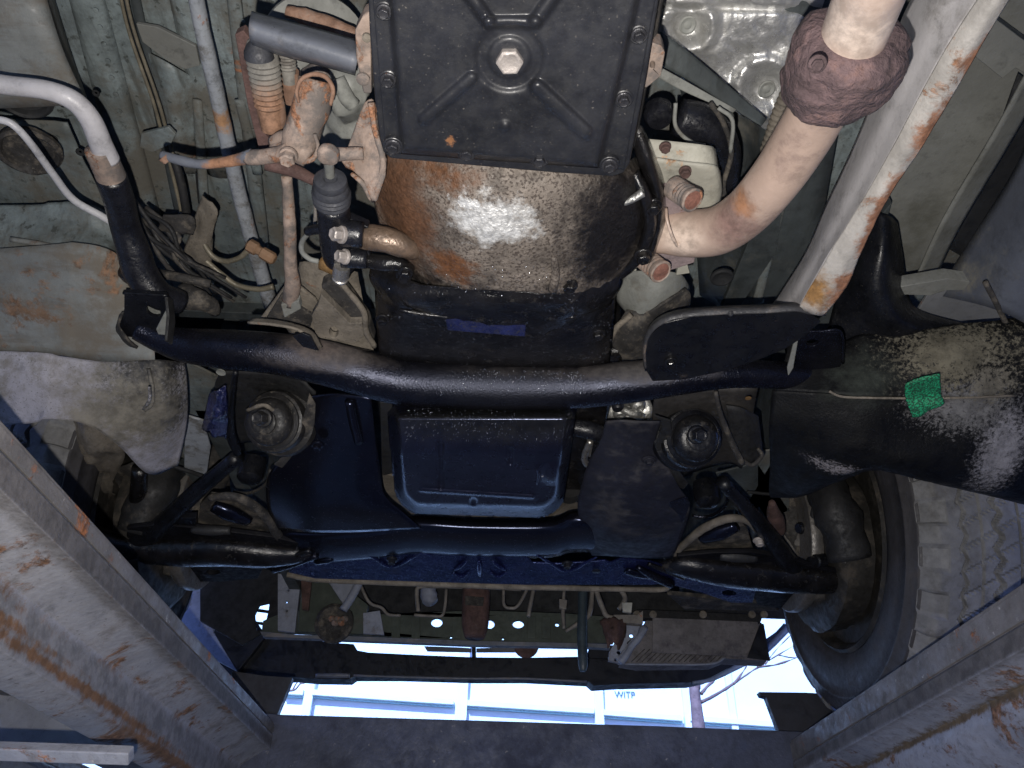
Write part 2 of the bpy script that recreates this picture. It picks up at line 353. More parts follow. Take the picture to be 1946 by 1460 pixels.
M['enamel'] = mat('sheen_blue_enamel', (.004, .0042, .007), .22, var=.35, vs=14, bump=.14, bs=300, big=.08, rv=.06, spec=.6, tint=(.58, .66, 1), speck=((.06, .055, .05), .03, 300))  # near-black paint; the tint carries the blue daylight sheen
M['enamel_r'] = mat('scratched_enamel', (.014, .0145, .022), .5, var=.3, vs=14, bump=.14, bs=300, big=.08, dirt=((.05, .048, .052), .4, 12), spec=.3, streak=((.26, .22, .18), .7, (20, 230, 60), .64))
M['oilpan'] = mat('oil_pan_paint', (.007, .0075, .014), .30, var=.3, vs=14, bump=.35, bs=420, big=.06, rv=.05, spec=.7, tint=(.58, .66, 1),
   blobs=[(905, 795, .58, 130, (.012, .012, .012), .4, .3, (.5, 2.2, 1), .2, None, 60)])
M['frame'] = mat('frame_rail_paint', (.34, .325, .31), .6, var=.15, vs=10, rust=.24, rs=13, rcol=(.30, .14, .06), bump=.25, bs=180, big=.2, dirt=((.2, .18, .165), .42, 9))
M['frame_lip'] = mat('frame_lip_paint', (.38, .36, .335), .6, grime=.4, var=.2, vs=22, rust=.34, rs=15, rcol=(.24, .125, .07), bump=.4, bs=200, big=.2,
   blobs=[(1545, 555, .62, 36, (.26, .14, .05), .6, 1.3, (1, 1, 1), .8)]+[(x, y, .62, 24, (.27, .13, .075), .4, 1.1, (1, .45, 1), .8, None, 50) for x, y in ((1782, 225), (1762, 250), (1700, 352), (1672, 400), (1655, 440), (1600, 545), (1850, 110))])
M['rail_in'] = mat('grey_taupe_panel', (.42, .405, .41), .6, var=.15, vs=7, rust=.08, rs=8, bump=.12, big=.2, dirt=((.13, .12, .105), .45, 6))
M['skid'] = mat('skid_bracket_paint', (.006, .006, .007), .38, var=.4, vs=15, bump=.25, bs=300, dirt=((.07, .055, .045), .2, 20))
M['skid_rim'] = mat('skid_rim_dust', (.04, .04, .044), .55, var=.4, vs=20, bump=.4, dirt=((.17, .13, .10), .45, 20), rust=.12)
M['rliner'] = mat('sprayed_liner', (.003, .0032, .004), .6, var=.5, vs=10, spec=.2, bump=.6, bs=330, big=.3, speck=((.03, .03, .03), .12, 500),
   blobs=[(1850, 800, .57, 72, (.12, .118, .12), .42, 1.3, (.75, 1.6, 1), .85, None, 230), (1950, 840, .55, 60, (.19, .185, .20), .4, 1.0, (1.2, .4, 1), .7, None, 200), (1560, 912, .54, 40, (.15, .14, .15), .3, 1.3, (.5, 2.2, 1), .85, None, 260),
          (1800, 672, .63, 95, (.11, .10, .075), .35, 1.5, (.7, 1.6, 1), .85, None, 200), (1905, 735, .6, 45, (.12, .11, .09), .35, 1.3, (1, 1, 1), .85, None, 200), (1650, 700, .62, 60, (.03, .035, .03), .8, .9, (1, 1, 1), .85, None, 50)])
M['ramp'] = mat('ramp_paint', (.33, .335, .36), .45, var=.22, vs=8, rust=.24, rs=11, rcol=(.28, .12, .05), bump=.35, bs=110, big=.25, dirt=((.17, .155, .145), .40, 8), speck=((.55, .5, .45), .02, 90))
M['ramp_lip'] = mat('ramp_lip_paint', (.155, .142, .132), .6, var=.25, vs=10, rust=.27, rs=14, bump=.3, dirt=((.1, .095, .09), .42, 12), speck=((.4, .38, .35), .05, 90))
M['beam'] = mat('cross_beam_paint', (.046, .052, .078), .6, var=.3, vs=6, bump=.4, bs=120, big=.2, dirt=((.028, .03, .045), .5, 7), speck=((.26, .24, .22), .07, 60), rust=.05)
M['tyre'] = mat('tyre_rubber', (.17, .17, .172), .75, var=.25, vs=14, bump=.35, bs=200, dirt=((.09, .085, .08), .42, 18))
M['side'] = mat('tyre_sidewall', (.045, .043, .046), .6, var=.2, vs=14, bump=.12, dirt=((.07, .06, .055), .34, 22))
M['rim'] = mat('wheel_rim', (.028, .026, .023), .6, .3, var=.4, vs=14, bump=.3, dirt=((.085, .07, .055), .45, 14))
M['green_tape'] = mat('green_tape', (.012, .27, .12), .6, var=.3, vs=60, bump=1.0, bs=330, speck=((.004, .02, .012), .75, 420))
M['blackplastic'] = mat('bumper_plastic', (.006, .007, .011), .5, var=.3, vs=8, bump=.12)
M['sheen_plate'] = mat('flange_enamel', (.007, .009, .038), .30, var=.5, vs=18, bump=.25, bs=200, dirt=((.03, .03, .04), .30, 22), spec=1.0, tint=(.36, .48, 1))  # blue daylight sheen put into the base colour and tint
M['radiator'] = mat('condenser', (.14, .13, .135), .8, var=.25, vs=20, bump=.4, bs=400, dirt=((.05, .045, .055), .45, 22), rust=.08)
M['support'] = mat('support_panel', (.048, .060, .050), .6, var=.3, vs=14, bump=.15, dirt=((.08, .075, .065), .35, 14), rust=.05)
M['pale_pipe'] = mat('pale_pipe', (.18, .165, .15), .6, var=.3, vs=30, bump=.2, rust=.18, rs=30)
M['strut_paint'] = mat('strut_paint', (.22, .24, .30), .6, var=.2, vs=14, bump=.15, dirt=((.12, .1, .09), .38, 16))
M['hose'] = mat('ribbed_hose', (.030, .045, .055), .55, var=.3, vs=20, bump=.2)
M['slave'] = mat('slave_cylinder', (.009, .0095, .013), .36, var=.4, vs=40, bump=.25)
M['boot'] = mat('rubber_boot', (.035, .037, .045), .62, var=.25, vs=40, bump=.15)
M['boot_rust'] = mat('rusty_boot', (.21, .20, .18), .7, var=.3, vs=30, bump=.25, dirt=((.10, .09, .08), .4, 30), blobs=[(516, 230, .69, 58, (.24, .135, .085), .4, .3, (1, .8, 1))])
M['brass'] = mat('brass', (.34, .20, .08), .45, .6, var=.3, vs=60, bump=.2)
M['bar'] = mat('grey_bar', (.13, .14, .165), .45, var=.2, vs=12, bump=.12, dirt=((.20, .17, .15), .42, 12), rust=.1, rs=12)
M['gold_line'] = mat('fuel_line', (.17, .15, .11), .5, .2, var=.3, vs=50, bump=.2)
M['wall_white'] = mat('white_cladding', (.80, .82, .84), .6, grime=0, var=.03, vs=1, bump=.02, bs=4)
M['bark'] = mat('bark', (.22, .13, .13), .9, var=.3, vs=8, bump=.5, bs=30)
M['ground'] = mat('ground_asphalt', (.028, .030, .034), .85, var=.2, vs=1.2, bump=.2, bs=30, dirt=((.04, .04, .042), .4, 2))
M['pillar'] = mat('stop_plate', (.020, .021, .028), .6, var=.3, vs=8, bump=.2)
M['ink'] = mat('ink', (.10, .16, .22), .7, var=.1)
M['blue_gloss'] = mat('blue_gloss', (.010, .013, .06), .12, var=.5, vs=30, bump=3.0, bs=130, big=2.0, coat=1)

EV = lambda x, y, z: Vector((x, y, ZC+z))
# =================================================================== setting
def struct(o): o['kind'] = 'structure'; return o
g = 60
struct(obj('ground', [Vector((-g, -g, 0)), Vector((g, -g, 0)), Vector((g, g, 0)), Vector((-g, g, 0))], [(0, 1, 2, 3)], M['ground']))

# =================================================================== car body (floor, rails, front apron)
body = Thing('car_body', 'raised vehicle body seen from below, grey green floor pan streaked with dirt and rust', 'car body', EV(0, 1, .9))
box('floor_pan', EV(-.86, -3.0, .955), EV(.86, 1.12, .975), M['floor'], body, label='grey green floor pan')
box('engine_bay_cover', EV(-.86, 1.10, 1.06), EV(.86, 2.32, 1.08), M['bay'], body)
box('toe_board', EV(-.86, 1.08, .93), EV(.86, 1.10, 1.06), M['floor_dark'], body)
for sx in (-1, 1):
    box('outer_side', EV(sx*.90, -3.0, .60), EV(sx*.86, 1.05, 1.2), M['floor_dark'], body)
    box('wing', EV(sx*.98, 1.02, .95), EV(sx*.94, 2.2, 1.3), M['blackplastic'], body)
    box('wheelhouse_top', EV(min(sx*.50, sx*.94), 1.05, 1.08), EV(max(sx*.50, sx*.94), 2.2, 1.10), M['bay'], body)
    # inner wing between engine bay and wheel
    box('inner_wing', EV(min(sx*.50, sx*.53), 1.12, .74), EV(max(sx*.50, sx*.53), 2.0, 1.08), M['floor_dark'], body)
box('tail_panel', EV(-.90, -3.04, .60), EV(.90, -3.0, 1.2), M['floor_dark'], body)
box('front_panel', EV(-.86, 2.30, .86), EV(.86, 2.34, 1.3), M['bay'], body)

# ribs and channels of the floor, left part
def ribpx(name, p0, p1, wpx, h, mt, parent=body, sq=.55, **k):
    if p0[1] == -60: q_ = 360/(p1[1]-p0[1]); p0 = (p0[0]-(p1[0]-p0[0])*q_, -420)      # runs on beyond the frame
    return tube(name, [(p0[0], p0[1], h, wpx), ((p0[0]+p1[0])/2, (p0[1]+p1[1])/2, h, wpx), (p1[0], p1[1], h, wpx)], mt, parent, sq=sq, n=12, **k)
ribpx('floor_rib', (150, -60), (275, 420), 34, .95, M['floor'])
ribpx('floor_rib', (335, -60), (420, 330), 26, .95, M['floor'])
ribpx('floor_rib', (438, -60), (500, 480), 14, .93, M['floor'])
ribpx('floor_rib', (245, -60), (345, 420), 10, .94, M['floor_dark'])
plate('channel', [(352, 140), (372, 135), (392, 385), (376, 388)], .945, M['bay'], body, th=.01)
plate('dust_patch_bracket', [(258, 45), (300, 52), (372, 88), (380, 125), (352, 132), (320, 118), (270, 80)], .93, M['olive'], body, th=.006)
for i in range(11):
    x, y = 182+i*7.5, 20+i*32; lathe('spot_weld', P(x, y, .932), DOWN, [(5, -1), (5, .6), (3, 1.4), (1, 1)], M['floor'], body, n=12)
for i in range(7):
    x, y = 462+i*5, 40+i*52; lathe('spot_weld', P(x, y, .916), DOWN, [(4, -1), (4, .6), (2, 1.2)], M['floor'], body, n=10)
for x, y, r_ in ((100, 265, 9), (152, 290, 8), (118, 200, 5), (160, 225, 5), (182, 178, 7)): lathe('floor_hole', P(x, y, .85), DOWN, [(r_, -2), (r_, .5), (r_*.8, .8), (r_*.75, -1), (r_*.3, -2)], M['bay'], body, n=16)
ribpx('floor_rib', (455, 190), (490, 330), 10, .925, M['floor']); ribpx('floor_rib', (375, 190), (400, 560), 9, .935, M['floor']); ribpx('floor_rib', (465, 60), (478, 150), 5, .92, M['pipe_grey'])
loft('floor_bulge', [[(262, 90, .945), (320, 120, .93), (372, 150, .945)], [(300, 200, .945), (330, 210, .925), (370, 215, .945)], [(320, 330, .945), (345, 330, .93), (375, 330, .945)]], M['floor'], body, k=6)
# sill / rocker, upper left
loft('sill_panel', [[(-400, -340, .82), (-360, 20, .80), (-330, 220, .80)], [(40, -40, .80), (75, 90, .78), (120, 200, .78)], [(75, -40, .84), (108, 90, .82), (150, 200, .82)], [(90, -40, .93), (130, 90, .93), (175, 220, .93)]], M['rusty_grey'], body, th=.003, k=5, label='dusty grey sill')
for (cx, cy, rx, ry, h) in ((45, 185, 46, 34, .80), (55, 290, 52, 44, .80)):
    c = P(cx, cy, h)
    lathe('body_mount', c, Vector((.25, .1, -1)), [(rx*1.05, -10), (rx*1.08, 0), (rx*.95, 5), (rx*.86, 2), (rx*.8, -9), (rx*.5, -14), (rx*.1, -10)], M['dusty_black'] if cy > 200 else M['bay'], body, n=32, nz=(.002, 40))
loft('sill_web', [[(-400, 215, .86), (40, 225, .86), (130, 230, .86)], [(-400, 330, .86), (60, 330, .86), (170, 330, .86)], [(-400, 420, .84), (90, 410, .86), (230, 440, .87)]], M['floor'], body, k=5, nz=(.006, 14))

# rusty outer floor corner above the left arch liner
loft('rocker_corner', [[(-420, 505, .715), (60, 468, .72), (150, 462, .722), (225, 485, .724), (285, 560, .726)],
                        [(-420, 580, .675), (60, 566, .678), (150, 566, .680), (225, 575, .682), (290, 600, .684)],
                        [(-420, 668, .635), (60, 672, .637), (150, 682, .640), (225, 688, .642), (295, 690, .645)]], M['rusty_grey'], body, k=6, label='flat grey brown rocker panel blotched with rust')
loft('rocker_corner', [[(-420, 395, .80), (30, 390, .80), (100, 385, .80), (180, 392, .80), (250, 440, .80)],
                        [(-420, 440, .775), (40, 425, .775), (110, 425, .775), (190, 440, .775), (265, 500, .775)],
                        [(-420, 515, .735), (60, 478, .735), (150, 472, .737), (225, 495, .739), (285, 568, .741)]], M['floor'], body, k=6, nz=(.003, 26))
tube('seam_bead', [(20, 455, .74, 5), (80, 465, .74, 6), (130, 478, .73, 6), (190, 497, .73, 6), (245, 530, .73, 5)], M['rusty_grey'], body)

# right side floor and channel members
loft('tunnel_side', [[(1200, -60, .93), (1300, 200, .93), (1330, 560, .93)], [(1420, -60, .90), (1420, 200, .90), (1400, 600, .90)], [(1480, -60, .84), (1470, 200, .84), (1440, 610, .84)], [(1640, -60, .84), (1600, 200, .84), (1530, 600, .84)]], M['floor_dark'], body, k=5)
ribpx('floor_rib', (1500, 330), (1432, 600), 9, .83, M['floor'])
plate('floor_rib', [(1455, 380), (1500, 300), (1475, 480), (1395, 600), (1365, 600)], .825, M['floor_dark'], body, th=.01)
lathe('grommet', P(1372, 528, .82), DOWN, [(22, -3), (22, 1), (18, 3), (12, 0), (3, -4)], M['bay'], body)
plate('floor_plate', [(1740, 60), (1960, -60), (1990, 220), (1860, 330), (1715, 560), (1640, 560)], .86, M['olive'], body, th=.01, label='olive grey floor plate')
plate('floor_plate', [(1870, 20), (1965, 90), (1965, 150), (1930, 130), (1905, 150), (1830, 90)], .83, M['olive'], body, th=.02)
loft('outrigger', [[(1960, 120, .80), (1890, 250, .80), (1790, 420, .80), (1735, 540, .80)], [(1985, 160, .82), (1915, 280, .82), (1820, 440, .82), (1770, 545, .82)]], M['olive'], body, k=5)
loft('outrigger', [[(1935, 140, .82), (1876, 300, .82), (1798, 470, .82)], [(2010, 190, .84), (1940, 340, .84), (1850, 500, .84)]], M['bay'], body, k=5)
loft('sill_panel', [[(1990, 170, .80), (1930, 320, .79), (1850, 450, .78), (1780, 560, .77)], [(2050, 250, .72), (2000, 380, .71), (1940, 500, .70), (1900, 590, .69)], [(2100, 300, .70), (2050, 450, .69), (2010, 560, .68), (1990, 640, .67)]],
     mat('blue_grey_sill', (.075, .083, .105), .6, var=.2, vs=8, rust=.12, rs=10, bump=.15, dirt=((.16, .15, .12), .35, 9)), body, k=6, label='blue grey sill with rust bloom')
plate('outrigger', [(1712, 545), (1800, 530), (1872, 540), (1876, 550), (1800, 552), (1770, 562), (1712, 560)], .74, M['olive'], body, th=.02)
plate('outrigger', [(1768, 552), (1946, 556), (1960, 618), (1732, 611)], .76, mat('grey_lower_panel', (.15, .155, .165), .6, var=.2, vs=10, rust=.16, rs=12, bump=.12), body, th=.006)
plate('outrigger', [(1695, 385), (1680, 440), (1610, 560), (1570, 640), (1530, 640), (1600, 500)], .80, M['floor_dark'], body, th=.02)
tube('brace_rod', [(1872, 536, .70, 5), (1900, 590, .69, 5), (1925, 640, .68, 5), (1965, 690, .67, 5)], M['dusty_black'], body)
# ------------------------------------------------ the long pale rail with its lip
rail = Thing('chassis_rail', 'long pale grey chassis rail with rusty folded lip running diagonally beside the exhaust pipe', 'chassis rail', P(1650, 330, .66))
rows_l = [(1965, -330), (1790, -60), (1738, 20), (1700, 120), (1645, 260), (1590, 380), (1545, 480), (1495, 560), (1470, 600)]
rows_c = [(2059, -330), (1905, -60), (1868, 5), (1800, 110), (1705, 290), (1640, 400), (1590, 480), (1558, 535), (1528, 588)]
rows_r = [(2104, -330), (1950, -60), (1913, 5), (1817, 165), (1748, 274), (1686, 374), (1636, 474), (1605, 544), (1566, 600)]
rows_c = [(x-8, y-2) for x, y in rows_c]
loft('rail_web', [[(x-14, y, .72) for x, y in rows_l], [((x*2+a)/3-6, (y*2+b)/3, .672) for (x, y), (a, b) in zip(rows_l, rows_c)], [((x+2*a)/3, (y+2*b)/3, .650) for (x, y), (a, b) in zip(rows_l, rows_c)], [(x, y, .632) for x, y in rows_c]], M['rail_in'], rail, k=5, nz=(.0015, 14))
def lipj(l, am, s): return [(x+am*math.sin(i*2.1+s), y+am*math.cos(i*1.3+s), h) for i, (x, y, h) in enumerate(l)]
loft('folded_lip', [[(x-2, y, .626) for x, y in rows_c], [((x*2+a)/3, (y*2+b)/3, .619) for (x, y), (a, b) in zip(rows_c, rows_r)], lipj([((x+2*a)/3, (y+2*b)/3, .616) for (x, y), (a, b) in zip(rows_c, rows_r)], 2, 1), lipj([(x, y, .619) for x, y in rows_r], 3, 0)], M['frame_lip'], rail, k=6, nz=(.0012, 45), th=.005)
0 and loft('lip_notch', [[(1800, 180, .617), (1786, 200, .617), (1768, 222, .617)], [(1812, 190, .62), (1797, 212, .62), (1775, 235, .62)]], M['frame_lip'], rail, k=3, th=.006)
# ------------------------------------------------ curved skid bracket
skb = Thing('curved_bracket', 'black curved bracket plate with dusty rolled rim joining the pale rail to the cross tube', 'bracket', P(1370, 650, .62))
edge = [(1228, 705), (1226, 670), (1234, 640), (1262, 615), (1310, 603), (1380, 598), (1450, 596), (1510, 592), (1540, 598), (1570, 600)]
plate('bracket_plate', edge[:-1]+[(1560, 612), (1530, 640), (1490, 665), (1440, 685), (1380, 705), (1300, 722), (1240, 725)], .618, M['skid'], skb, th=.004)
loft('rolled_rim', [[(x, y, .618) for x, y in edge], [(x-3, y-10, .625) for x, y in edge], [(x-2, y-15, .645) for x, y in edge]], M['skid_rim'], skb, k=4, th=.003)
bolt(1275, 688, .616, 9, M['skid'], skb)
bolt(1388, 596, .612, 4, M['skid_rim'], skb, n=8)
# =================================================================== transmission
tr = Thing('transmission', 'transmission with black ribbed sheet metal pan above a rust stained cast bell housing', 'transmission', P(950, 300, .62))
box('gear_case', EV(-.095, -.25, .64), EV(.125, .50, .80), M['dusty_black'], tr, bevel=.02)
M['pan_bolt'] = mat('pan_bolt_paint', (.035, .035, .040), .38, .3, var=.3, vs=40, bump=.2, rust=.15, rs=90)
def pan_h(x, y):
    h = .600
    e = min(x-(716+(y-0)*.075)-26, (1232-.235*y)-x-20, (262+(x-735)*.085)+22-y)      # px inside the bowl edge
    h -= .010*sm(-6, 10, e)
    h -= .0055*sm(14, 4, segd(x, y, 896, 148, 806, 226)); h -= .006*sm(18, 5, segd(x, y, 1022, 166, 1112, 250))
    h -= .006*sm(17, 3, segd(x, y, 872, -40, 928, 40)); h -= .006*sm(17, 3, segd(x, y, 1075, -40, 1018, 40)); h -= .006*sm(14, 3, segd(x, y, 928, 42, 1018, 42))
    r = math.hypot(x-968, (y-108)*1.02); h += .0035*sm(72, 58, r); h -= .003*sm(44, 34, r)
    h -= .003*sm(13, 3, math.hypot(x-960, y-239))
    return h
outl = [(680, -260), (697, -60), (702, 60), (712, 190), (722, 268), (728, 290), (742, 302), (900, 316), (1060, 330), (1165, 336), (1185, 330), (1197, 312), (1228, 150), (1262, -60), (1300, -260)]
plate('pan_flange', outl, .602, M['pan'], tr, th=.010, bevel=.002)
field('pan', [(687, -260), (1293, -260), (1186, 322), (733, 290)], pan_h, M['pan'], tr, nx=150, ny=150, th=.0015, label='black sheet metal pan with pressed cross ribs')
for x, y in ((730, 22), (738, 152), (747, 278), (887, 290), (1025, 303), (1158, 314), (1185, 189), (1214, 67)):
    lathe('bolt_seat', P(x, y, .5985), DOWN, [(19, -2), (19, 0), (16, 2), (13, 1)], M['pan'], tr, n=24) if y < 270 else lathe('bolt_seat', P(x, y, .5935), DOWN, [(19, -8), (19, 0), (16, 2), (13, 1)], M['pan'], tr, n=24)
    bolt(x, y, .597 if y < 270 else .5915, 12, M['pan_bolt'], tr, ht=.9, fl=1.25)
lathe('plug_washer', P(968, 109, .597), DOWN, [(37, 0), (37, 3), (33, 5)], M['pan'], tr)
bolt(969, 109, .594, 29, M['plug'], tr, name='drain_plug', fl=1.06, ht=.55)
# bell housing
bell = [[(742, 285, .655), (800, 292, .632), (930, 300, .615), (1080, 315, .622), (1170, 318, .645), (1205, 300, .68)],
        [(712, 345, .665), (770, 350, .628), (910, 355, .600), (1080, 360, .608), (1200, 350, .640), (1235, 335, .68)],
        [(725, 430, .665), (785, 430, .622), (910, 430, .590), (1080, 430, .600), (1200, 430, .635), (1248, 425, .675)],
        [(765, 505, .660), (815, 505, .615), (920, 505, .588), (1060, 510, .596), (1170, 500, .630), (1225, 490, .67)],
        [(795, 548, .640), (845, 548, .612), (930, 550, .592), (1060, 556, .598), (1130, 548, .620), (1180, 530, .65)]]
loft('bell_housing', bell, M['bell'], tr, k=14, nz=(.0016, 60), th=.004, label='cast bell housing, rust orange at one side and black with oil at the other')
tube('casting_rib', [(1052, 488, .593, 7), (1056, 520, .591, 8), (1050, 552, .590, 9)], M['bell'], tr)
# right ear of the housing with its studs
loft('housing_ear', [[(1195, 250, .66), (1218, 320, .655), (1240, 385, .65), (1242, 430, .65), (1225, 490, .65)], [(1215, 240, .66), (1242, 320, .645), (1256, 385, .64), (1252, 435, .64), (1232, 500, .64)], [(1228, 260, .69), (1256, 330, .685), (1264, 385, .68), (1262, 440, .68), (1240, 505, .68)]], M['oily'], tr, k=5, nz=(.0015, 60))
for x, y in ((1241, 392), (1222, 486)): bolt(x, y, .637, 14, M['oily'], tr, fl=1.3)
tube('breather_arm', [(1168, 388, .635, 8), (1195, 382, .632, 7), (1222, 366, .635, 9)], M['silver'], tr)
tube('housing_rim', [(1204, 330, .65, 12), (1226, 372, .64, 13), (1236, 425, .64, 13), (1214, 485, .645, 13), (1165, 530, .65, 14)], M['oily'], tr, nz=(.001, 80))
# lower ledge
loft('housing_ledge', [[(708, 500, .660), (752, 512, .640), (798, 540, .612), (930, 548, .597), (1060, 556, .600), (1130, 540, .620), (1185, 500, .650)],
    [(705, 530, .650), (745, 552, .622), (795, 566, .604), (930, 572, .593), (1060, 578, .596), (1108, 573, .608), (1178, 540, .640)],
    [(728, 566, .642), (762, 585, .618), (820, 592, .606), (930, 597, .600), (1060, 602, .602), (1100, 597, .610), (1166, 566, .638)],
    [(742, 590, .645), (786, 602, .626), (842, 620, .612), (930, 632, .608), (1004, 640, .608), (1080, 614, .618), (1150, 585, .642)]], M['oily'], tr, k=9, nz=(.0022, 55), th=.004)
tube('ledge_edge', [(760, 590, .607, 5), (835, 601, .606, 5), (930, 603, .604, 5), (1040, 604, .604, 5), (1095, 602, .606, 5)], M['oily'], tr, nz=(.0012, 120))
plate('dust_cover', [(846, 604), (1000, 610), (998, 640), (850, 628)], plane3((846, 604, .604), (1000, 610, .604), (920, 635, .597)), mat('cover_enamel', (.010, .013, .050), .3, var=.4, vs=30, bump=.5, bs=200, coat=.3, speck=((.004, .004, .006), .3, 300)), tr, th=.004, label='dark blue inspection cover')
bolt(1081, 543, .600, 13, M['oily'], tr); bolt(768, 524, .62, 12, M['oily'], tr)
# left bracket of the transmission: triangular pressed lug and clevis
plate('shift_bracket', [(690, 195), (703, 185), (712, 200), (716, 250), (731, 303), (729, 335), (712, 385), (702, 380), (690, 345), (668, 325), (655, 320), (640, 298), (658, 280), (672, 240)], plane3((700, 190, .655), (660, 300, .63), (720, 330, .61)), M['rust_pale'], tr, th=.006, bevel=.003)
tube('shift_bracket', [(705, 195, .640, 7), (712, 245, .63, 6), (727, 303, .615, 6), (722, 345, .612, 6), (708, 380, .62, 5)], M['rust_pale'], tr, nz=(.0008, 90))
tube('shift_bracket', [(668, 330, .63, 4), (690, 350, .622, 5), (706, 380, .62, 5)], M['rust_pale'], tr)
tube('clevis', [(620, 296, .615, 17), (650, 293, .618, 13), (690, 292, .622, 12)], M['rust_pale'], tr, nz=(.001, 70))
lathe('clevis', P(624, 296, .605), DOWN, [(20, -10), (22, -3), (20, 5), (14, 9), (4, 11)], M['rust_pale'], tr, nz=(.0008, 90))
tube('pushrod', [(624, 300, .615, 10), (628, 345, .63, 9)], M['grey_cast'], tr)
plate('side_lug', [(690, 30), (704, 22), (706, 180), (690, 180), (676, 110), (674, 60)], .63, M['rust_pale'], tr, th=.02, bevel=.004)
lathe('side_lug', P(697, 72, .625), DOWN, [(9, -2), (9, 2), (6, 4)], M['dusty'], tr); lathe('side_lug', P(690, 150, .628), DOWN, [(13, -2), (13, 3), (8, 6)], M['rust_pale'], tr)
plate('side_lug', [(1236, 80), (1258, 88), (1264, 100), (1256, 145), (1228, 168), (1218, 160)], .64, M['rust_pale'], tr, th=.02, bevel=.003, holes=[oval(1240, 124, 5, 7)])

# =================================================================== clutch slave cylinder
sl = Thing('slave_cylinder', 'black clutch slave cylinder with ribbed rubber boot and two silver bolts', 'slave cylinder', P(640, 430, .62))
ax = (P(630, 335, .625)-P(642, 500, .635)).normalized()
c = P(632, 350, .612)
lathe('boot', P(630, 372, .622), ax, [(33, -20), (36, -14), (34, -8), (37, -3), (34, 2), (37, 7), (34, 12), (35, 17), (30, 27), (32, 34), (30, 42), (22, 46), (14, 46), (10, 40)], M['boot'], sl, n=32)
tube('body', [(632, 388, .622, 31), (637, 430, .625, 32), (642, 478, .63, 31), (650, 505, .635, 27)], M['slave'], sl, n=24, label='black cast body')
plate('mount_ear', [(640, 410), (668, 418), (700, 432), (704, 462), (696, 474), (704, 484), (704, 506), (680, 512), (650, 500)], .622, M['slave'], sl, th=.012, bevel=.004)
tube('mount_ear', [(648, 442, .612, 27), (690, 447, .612, 24)], M['slave'], sl); tube('mount_ear', [(650, 490, .615, 20), (697, 493, .615, 18)], M['slave'], sl)
for (x, y, r) in ((654, 446, 16), (661, 488, 14)):
    bolt(x-6, y, .602, r*.95, M['plug'], sl, ax=(P(x-40, y-4, .59)-P(x, y, .602)), fl=1.15, ht=1.1)
tube('inlet_pipe', [(584, 440, .63, 9), (605, 436, .625, 10), (630, 440, .62, 12)], M['slave'], sl)
tube('bleed_hose', [(590, 440, .635, 4), (575, 458, .64, 5), (574, 478, .64, 5), (588, 492, .64, 5), (605, 497, .64, 5)], M['grey_cast'], sl)
tube('banjo', [(612, 500, .63, 14), (645, 512, .622, 15), (658, 516, .62, 14)], M['brass'], sl)
lathe('banjo', P(648, 520, .61), (P(640, 560, .61)-P(648, 505, .61)), [(15, -22), (16, -12), (16, 4), (14, 6), (14, 10), (16, 12), (15, 17), (9, 19)], M['steel'], sl)
# cylindrical lugs it is bolted to
lug = Thing('mounting_boss', 'two brown cast lugs that carry the slave cylinder bolts', 'mounting lug', P(730, 470, .63))
tube('lug', [(688, 450, .625, 25), (730, 455, .62, 25), (775, 470, .622, 22), (800, 480, .64, 14)], mat('brown_cast', (.15, .105, .075), .4, .3, var=.35, vs=40, bump=.5, dirt=((.07, .05, .04), .4, 30)), lug, nz=(.001, 70))
tube('lug', [(695, 495, .622, 15), (735, 500, .617, 16), (760, 503, .617, 14), (775, 515, .62, 15)], M['oily'], lug, nz=(.001, 70))
bolt(771, 518, .608, 11, M['oily'], lug)

# =================================================================== shift linkage and boots on the left
lk = Thing('shift_linkage', 'rust brown shift linkage tube with fork end and curved grey rod', 'linkage', P(560, 220, .65))
tube('main_tube', [(601, 152, .685, 33), (595, 190, .675, 35), (582, 230, .668, 35), (570, 262, .66, 34), (564, 282, .655, 30)], M['rust_pale'], lk, n=28, nz=(.0012, 60))
tube('rolled_edge', [(568, 196, .655, 3), (564, 172, .66, 4), (574, 150, .665, 4), (598, 141, .668, 4), (622, 149, .665, 4), (633, 172, .66, 4), (628, 200, .655, 3)], M['rust'], lk, n=10, nz=(.0006, 80))
tube('rolled_edge', [(598, 255, .65, 3), (604, 280, .648, 4), (594, 302, .645, 5), (572, 310, .643, 4)], M['rust_pale'], lk, n=10, nz=(.0006, 80))
tube('fork_end', [(520, 270, .672, 12), (545, 262, .662, 15), (575, 262, .655, 10)], M['rust_pale'], lk, nz=(.001, 60))
tube('fork_end', [(520, 282, .668, 12), (548, 282, .658, 20), (572, 288, .652, 25), (588, 300, .648, 20)], M['rust_pale'], lk, nz=(.0015, 50))
tube('fork_end', [(470, 300, .65, 14), (500, 298, .645, 15), (530, 294, .642, 16), (548, 292, .64, 20)], M['rust_pale'], lk, nz=(.001, 50))
bolt(548, 296, .632, 17, M['rust_pale'], lk, fl=1.05, name='bolt')
tube('curved_rod', [(308, 295, .67, 8), (330, 302, .665, 9), (380, 312, .66, 9), (430, 308, .655, 10), (468, 300, .65, 13), (480, 298, .65, 15)], M['rod'], lk, nz=(.0006, 80))
tube('curved_rod', [(309, 298, .665, 10), (318, 306, .665, 9)], M['rust'], lk)
bt = Thing('cable_boots', 'pair of ribbed dusty cable boots running down into rusty sleeves', 'cable boots', P(515, 150, .70))
axb = (P(492, 90, .70)-P(512, 230, .69)).normalized()
